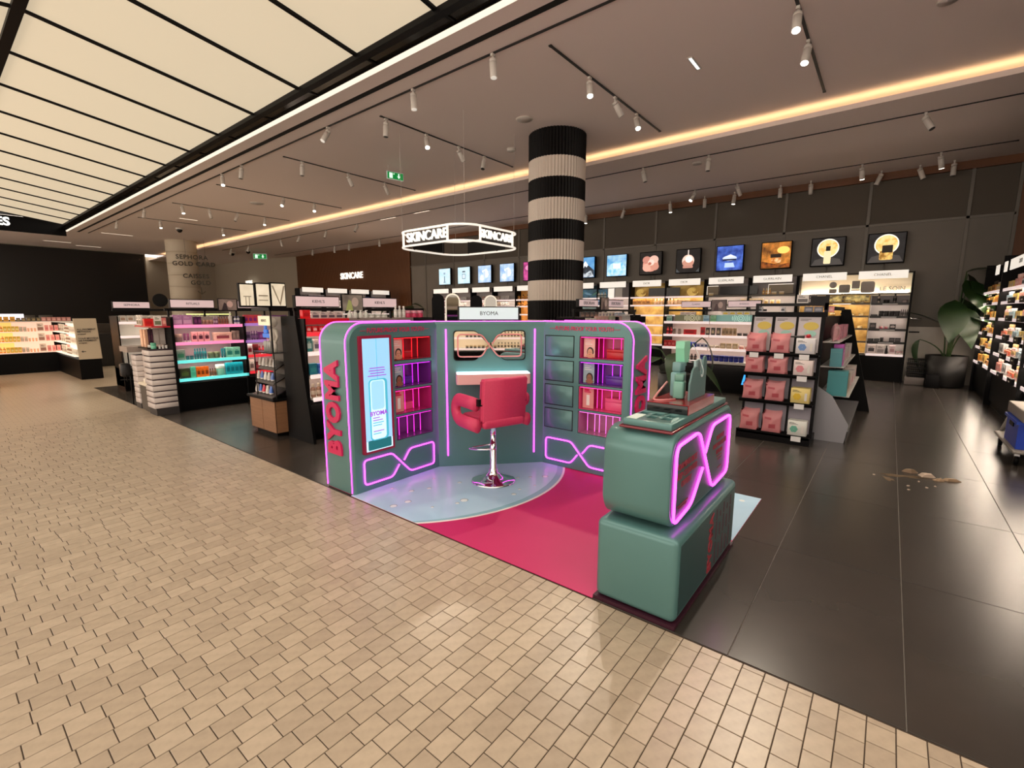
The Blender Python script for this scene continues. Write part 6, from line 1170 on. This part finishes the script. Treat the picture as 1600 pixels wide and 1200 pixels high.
o = MB().box(4.45, 4.9, 18.3, 18.7, .05, 1.1).box(4.5, 4.85, 18.33, 18.7, 0, .05).build('back_counter', M_black); tag(o, 'black back counter carrying one till monitor behind the payment sign', 'counter')

# ------------------------------------------------------------------ plants
def leaf_mesh(L, Wd, droop):
    m = MB(); n = 8; V = []
    for i in range(n+1):
        u = i/n; w = Wd*math.sin(math.pi*(u**.75))*.5+.002; x = L*u; z = -droop*L*u*u
        V += [(x, -w, z+.05*w/Wd*Wd), (x, 0, z-.012), (x, w, z+.05*w)]
    m.add(V, [[3*i+k, 3*i+k+1, 3*i+4+k, 3*i+3+k] for i in range(n) for k in (0, 1)], 0, True); return m.mesh('leaf', mat('glossy_leaf', (38, 66, 30), .4, noise=((26, 48, 22), .3), scale=6))
LEAF = [leaf_mesh(.72, .36, .35), leaf_mesh(.58, .30, .8), leaf_mesh(.75, .32, .15)]
def plant(name, label, loc, pot_r, pot_h, stems, dark=False):
    t = thing(name, label, 'plant', loc)
    MB().lathe([(pot_r*.8, 0), (pot_r, .03), (pot_r*1.04, pot_h), (pot_r*.96, pot_h), (pot_r*.95, pot_h-.04)], 24).build('pot', mat('dark_pot', (26, 24, 23), .5), t); MB().lathe([(.001, pot_h-.045), (pot_r*.95, pot_h-.045), (pot_r*.95, pot_h-.06)], 20).build('soil', mat('soil', (40, 30, 22), .9), t)
    for (a, h, rch, k, tilt) in stems:
        d = Vector((math.cos(R(a)), math.sin(R(a)), 0)); p = [Vector((0, 0, pot_h-.05))+d*.05]
        for i in range(1, 8):
            u = i/7; p.append(d*(.05+rch*u**1.7)+Vector((0, 0, pot_h-.05+(h-pot_h)*(u-.12*u**3*tilt))))
        s_ = MB().tube(p, [.016-.001*i for i in range(8)], 7).build('stem', mat('leaf_stem', (58, 84, 44), .5), t)
        o = link('leaf', LEAF[k], t, loc=p[-1]); o.rotation_euler = (random.uniform(-.3, .3), R(-35+60*tilt), R(a))
LEAF.append(leaf_mesh(.85, .46, .5)); LEAF.append(leaf_mesh(.95, .5, .25))
plant('potted_plant', 'tall broad-leaved plant in a dark pot by the marble panel', (13.45, -1.0, 0), .33, .66, [(262, 2.75, .10, 3, 1.5), (230, 2.55, .10, 4, 1.3), (275, 2.5, .08, 3, .3), (255, 2.2, .12, 4, .9), (205, 1.9, .10, 3, 1.2), (288, 1.85, .1, 3, 1.0), (95, 1.12, .42, 1, 1.6), (120, 1.35, .06, 2, .1), (262, 1.35, .2, 1, 1.0), (180, 2.1, .10, 4, 1.4), (245, 1.65, .15, 4, .7), (300, 2.2, .08, 4, 1.6)])
plant('potted_plant', 'dark arching plant behind the counter and the drawer wing', (7.75, 2.72, 0), .25, .55, [(300, 1.3, .36, 1, 1.2), (90, 1.0, .2, 2, .4), (150, .9, .25, 0, .6), (200, 1.0, .2, 1, .8), (30, .8, .25, 0, .8), (260, .85, .2, 1, .6)])
plant('potted_plant', 'dark leafy plant near the walnut wall behind the booth', (12.4, 15.6, 0), .3, .7, [(100, 2.1, .4, 0, .5), (180, 2.0, .5, 1, .6), (250, 1.9, .5, 0, .6), (320, 2.0, .4, 1, .5), (40, 1.8, .5, 0, .8), (210, 1.7, .6, 2, .8)])
# basket, small speaker, trolley
for k in range(4):
    z = .17+.10*k
    bk = thing('shopping_basket', ('lowest', 'second lowest', 'third', 'topmost')[k] + ' black wire basket of the stack beside the potted plant', 'basket', (13.42, -.53, z), group='stacked wire baskets')
    MB().box(-.12, .12, -.14, .14, 0, .012).build('basket_floor', M_blackm, bk); MB().tube([(-.13, -.15, .085), (.13, -.15, .085), (.13, .15, .085), (-.13, .15, .085)], .010, 6, closed=True).build('rim', M_blackm, bk); MB().tube([(-.125, -.145, .045), (.125, -.145, .045), (.125, .145, .045), (-.125, .145, .045)], .006, 6, closed=True).build('wire', M_blackm, bk)
    for q in range(-4, 5): MB().tube([(-.125, .034*q, .005), (-.13, .035*q, .085)], .003, 4).build('wire', M_blackm, bk)
o = MB().bbox(13.28, 13.56, -.69, -.37, .0, .165, .01).build('basket_stand', mat('grey_base', (110, 102, 98), .5)); tag(o, 'grey box under the stack of wire baskets', 'box')
o = MB().bbox(13.0, 13.14, -.92, -.70, 0, .28, .01).build('small_cabinet', M_black); tag(o, 'small black box between the baskets and the plant pot', 'box')
o = thing('wall_rod', 'short metal rod sticking out beside the end wall bay', 'rod', (13.55, -.40, 1.2), world=True)
for z in (1.42, 1.13): MB().tube([(13.56, -.34, z), (13.56, -.52, z)], .016, 8).build('rod', M_chrome if z > 1.2 else M_blackm, o)
tr = thing('hand_trolley', 'low grey platform trolley with a blue crate by the perfume wall', 'trolley', (7.8, -1.1, 0), world=True)
MB().bbox(6.8, 7.90, -1.36, -1.10, .13, .16, .01).build('platform', mat('trolley_grey', (130, 124, 118), .5), tr)
MB().tube([(7.88, -1.14, .14), (8.0, -1.16, .10), (7.86, -1.2, .34)], .018, 8).build('handle_foot', MATS['trolley_grey'], tr)
for x, y in ((6.9, -1.32), (6.9, -1.15), (7.8, -1.32), (7.8, -1.15)):
    MB().tube([(x, y-.015, .05), (x, y+.015, .05)], .05, 12).build('wheel', M_black, tr); MB().box(x-.02, x+.02, y-.02, y+.02, .09, .13).build('caster_fork', M_chrome, tr)
o = thing('blue_crate', 'blue plastic crate standing on the grey trolley', 'crate', (7.5, -1.2, .16), world=True); MB().box(6.9, 7.50, -1.34, -1.13, .162, .42).build('tub', mat('crate_blue', (24, 60, 170), .4), o); MB().box(6.88, 7.52, -1.36, -1.11, .42, .45).build('rim', mat('crate_blue_rim', (36, 76, 190), .4), o); MB().box(7.1, 7.3, -1.135, -1.12, .36, .40).build('hand_hole', M_black, o)
o = MB().bbox(6.8, 7.62, -1.37, -1.14, .452, .57, .01).build('grey_carton', mat('carton_grey', (150, 142, 134), .6)); tag(o, 'grey flat carton lying on the blue crate', 'box')

# ------------------------------------------------------------------ debris swept together on the dark floor
M_dust = mat('brown_dust', (96, 76, 50), .9, noise=((66, 52, 36), .3), scale=20)
def blob(cx, cy, rx, ry, a, h, m, name, label, cat, group=None, n=14, jag=.3):
    P = []
    for i in range(n):
        q = 2*math.pi*i/n; r = 1+random.uniform(-jag, jag); u, v = rx*r*math.cos(q), ry*r*math.sin(q)
        P.append((cx+u*math.cos(R(a))-v*math.sin(R(a)), cy+u*math.sin(R(a))+v*math.cos(R(a))))
    mb = MB(); k = len(P)
    mb.add([(x, y, .0005) for x, y in P]+[(cx+(x-cx)*.6, cy+(y-cy)*.6, h*(.6+random.random()*.6)) for x, y in P]+[(cx, cy, h)], [[i, (i+1) % k, k+(i+1) % k, k+i] for i in range(k)]+[[k+i, k+(i+1) % k, 2*k] for i in range(k)])
    return tag(mb.build(name, m), label, cat, group)
o = blob(5.72, -.22, .20, .035, 110, .006, M_dust, 'dust_streak', 'smear of brown dust swept across the dark floor', 'dust', n=26, jag=.5); o['kind'] = 'stuff'
o = blob(5.55, -.13, .06, .03, 20, .003, M_dust, 'dust_streak', 'small brown dust patch at the end of the smear', 'dust', n=16, jag=.5); o['kind'] = 'stuff'
blob(5.92, -.29, .04, .075, 15, .03, mat('plaster_brown', (112, 92, 72), .8), 'plaster_shard', 'brown plaster shard lying behind the dust smear', 'shard', n=8)
blob(5.85, -.42, .045, .07, 30, .035, mat('plaster_pale', (168, 150, 134), .8), 'plaster_shard', 'pale crumpled shard in the middle of the debris', 'shard', n=9)
blob(5.83, -.58, .025, .07, 20, .02, mat('plaster_tan', (146, 122, 96), .8), 'plaster_shard', 'tan shard at the far right end of the debris', 'shard', n=7)
blob(5.78, -.50, .03, .05, 40, .02, mat('plaster_tan', (146, 122, 96), .8), 'plaster_shard', 'small tan shard beside the pale crumpled one', 'shard', n=7)
for i, (x, y) in enumerate(((5.60, -.02), (5.42, -.27), (5.46, -.40), (5.30, -.27), (5.62, -.35), (5.55, -.46))):
    blob(x, y, .012, .012, 0, .008, MATS['plaster_pale'], 'plaster_crumb', ('first', 'second', 'third', 'fourth', 'fifth', 'sixth')[i] + ' tiny pale crumb lying on the dark floor near the debris', 'crumb', 'plaster crumbs by the debris', n=6)

# ------------------------------------------------------------------ shelving behind the camera, seen only in the booth mirror
t = shelf_unit('wall_shelving', 'cream-lit make-up shelving reflected in the booth mirror', 'shelving', (-.2, -4.6, 0), R(143), 3.4, .5, 2.2, [(z, 0, .03, 3.37, M_railw) for z in (.55, .85, 1.15, 1.45, 1.75)], .5, back=M_creamb, bays=2)
for zi, z in enumerate((.55, .85, 1.15, 1.45, 1.75)):
    row(((-.2, -4.6, 0), R(143)), .1, z+.012, .05, [('dark', 'box', (60, 50, 44), (150, 130, 100), 6, .09, .06, .13, .03), ('cream', 'bottle', (214, 190, 150), (40, 34, 30), 8, .06, .06, .16, .03), ('black', 'jar', (36, 32, 30), (190, 160, 110), 8, .08, .08, .08, .03)], 'on the %s shelf of the reflected make-up shelving' % ('lowest', 'second lowest', 'middle', 'second highest', 'highest')[zi])
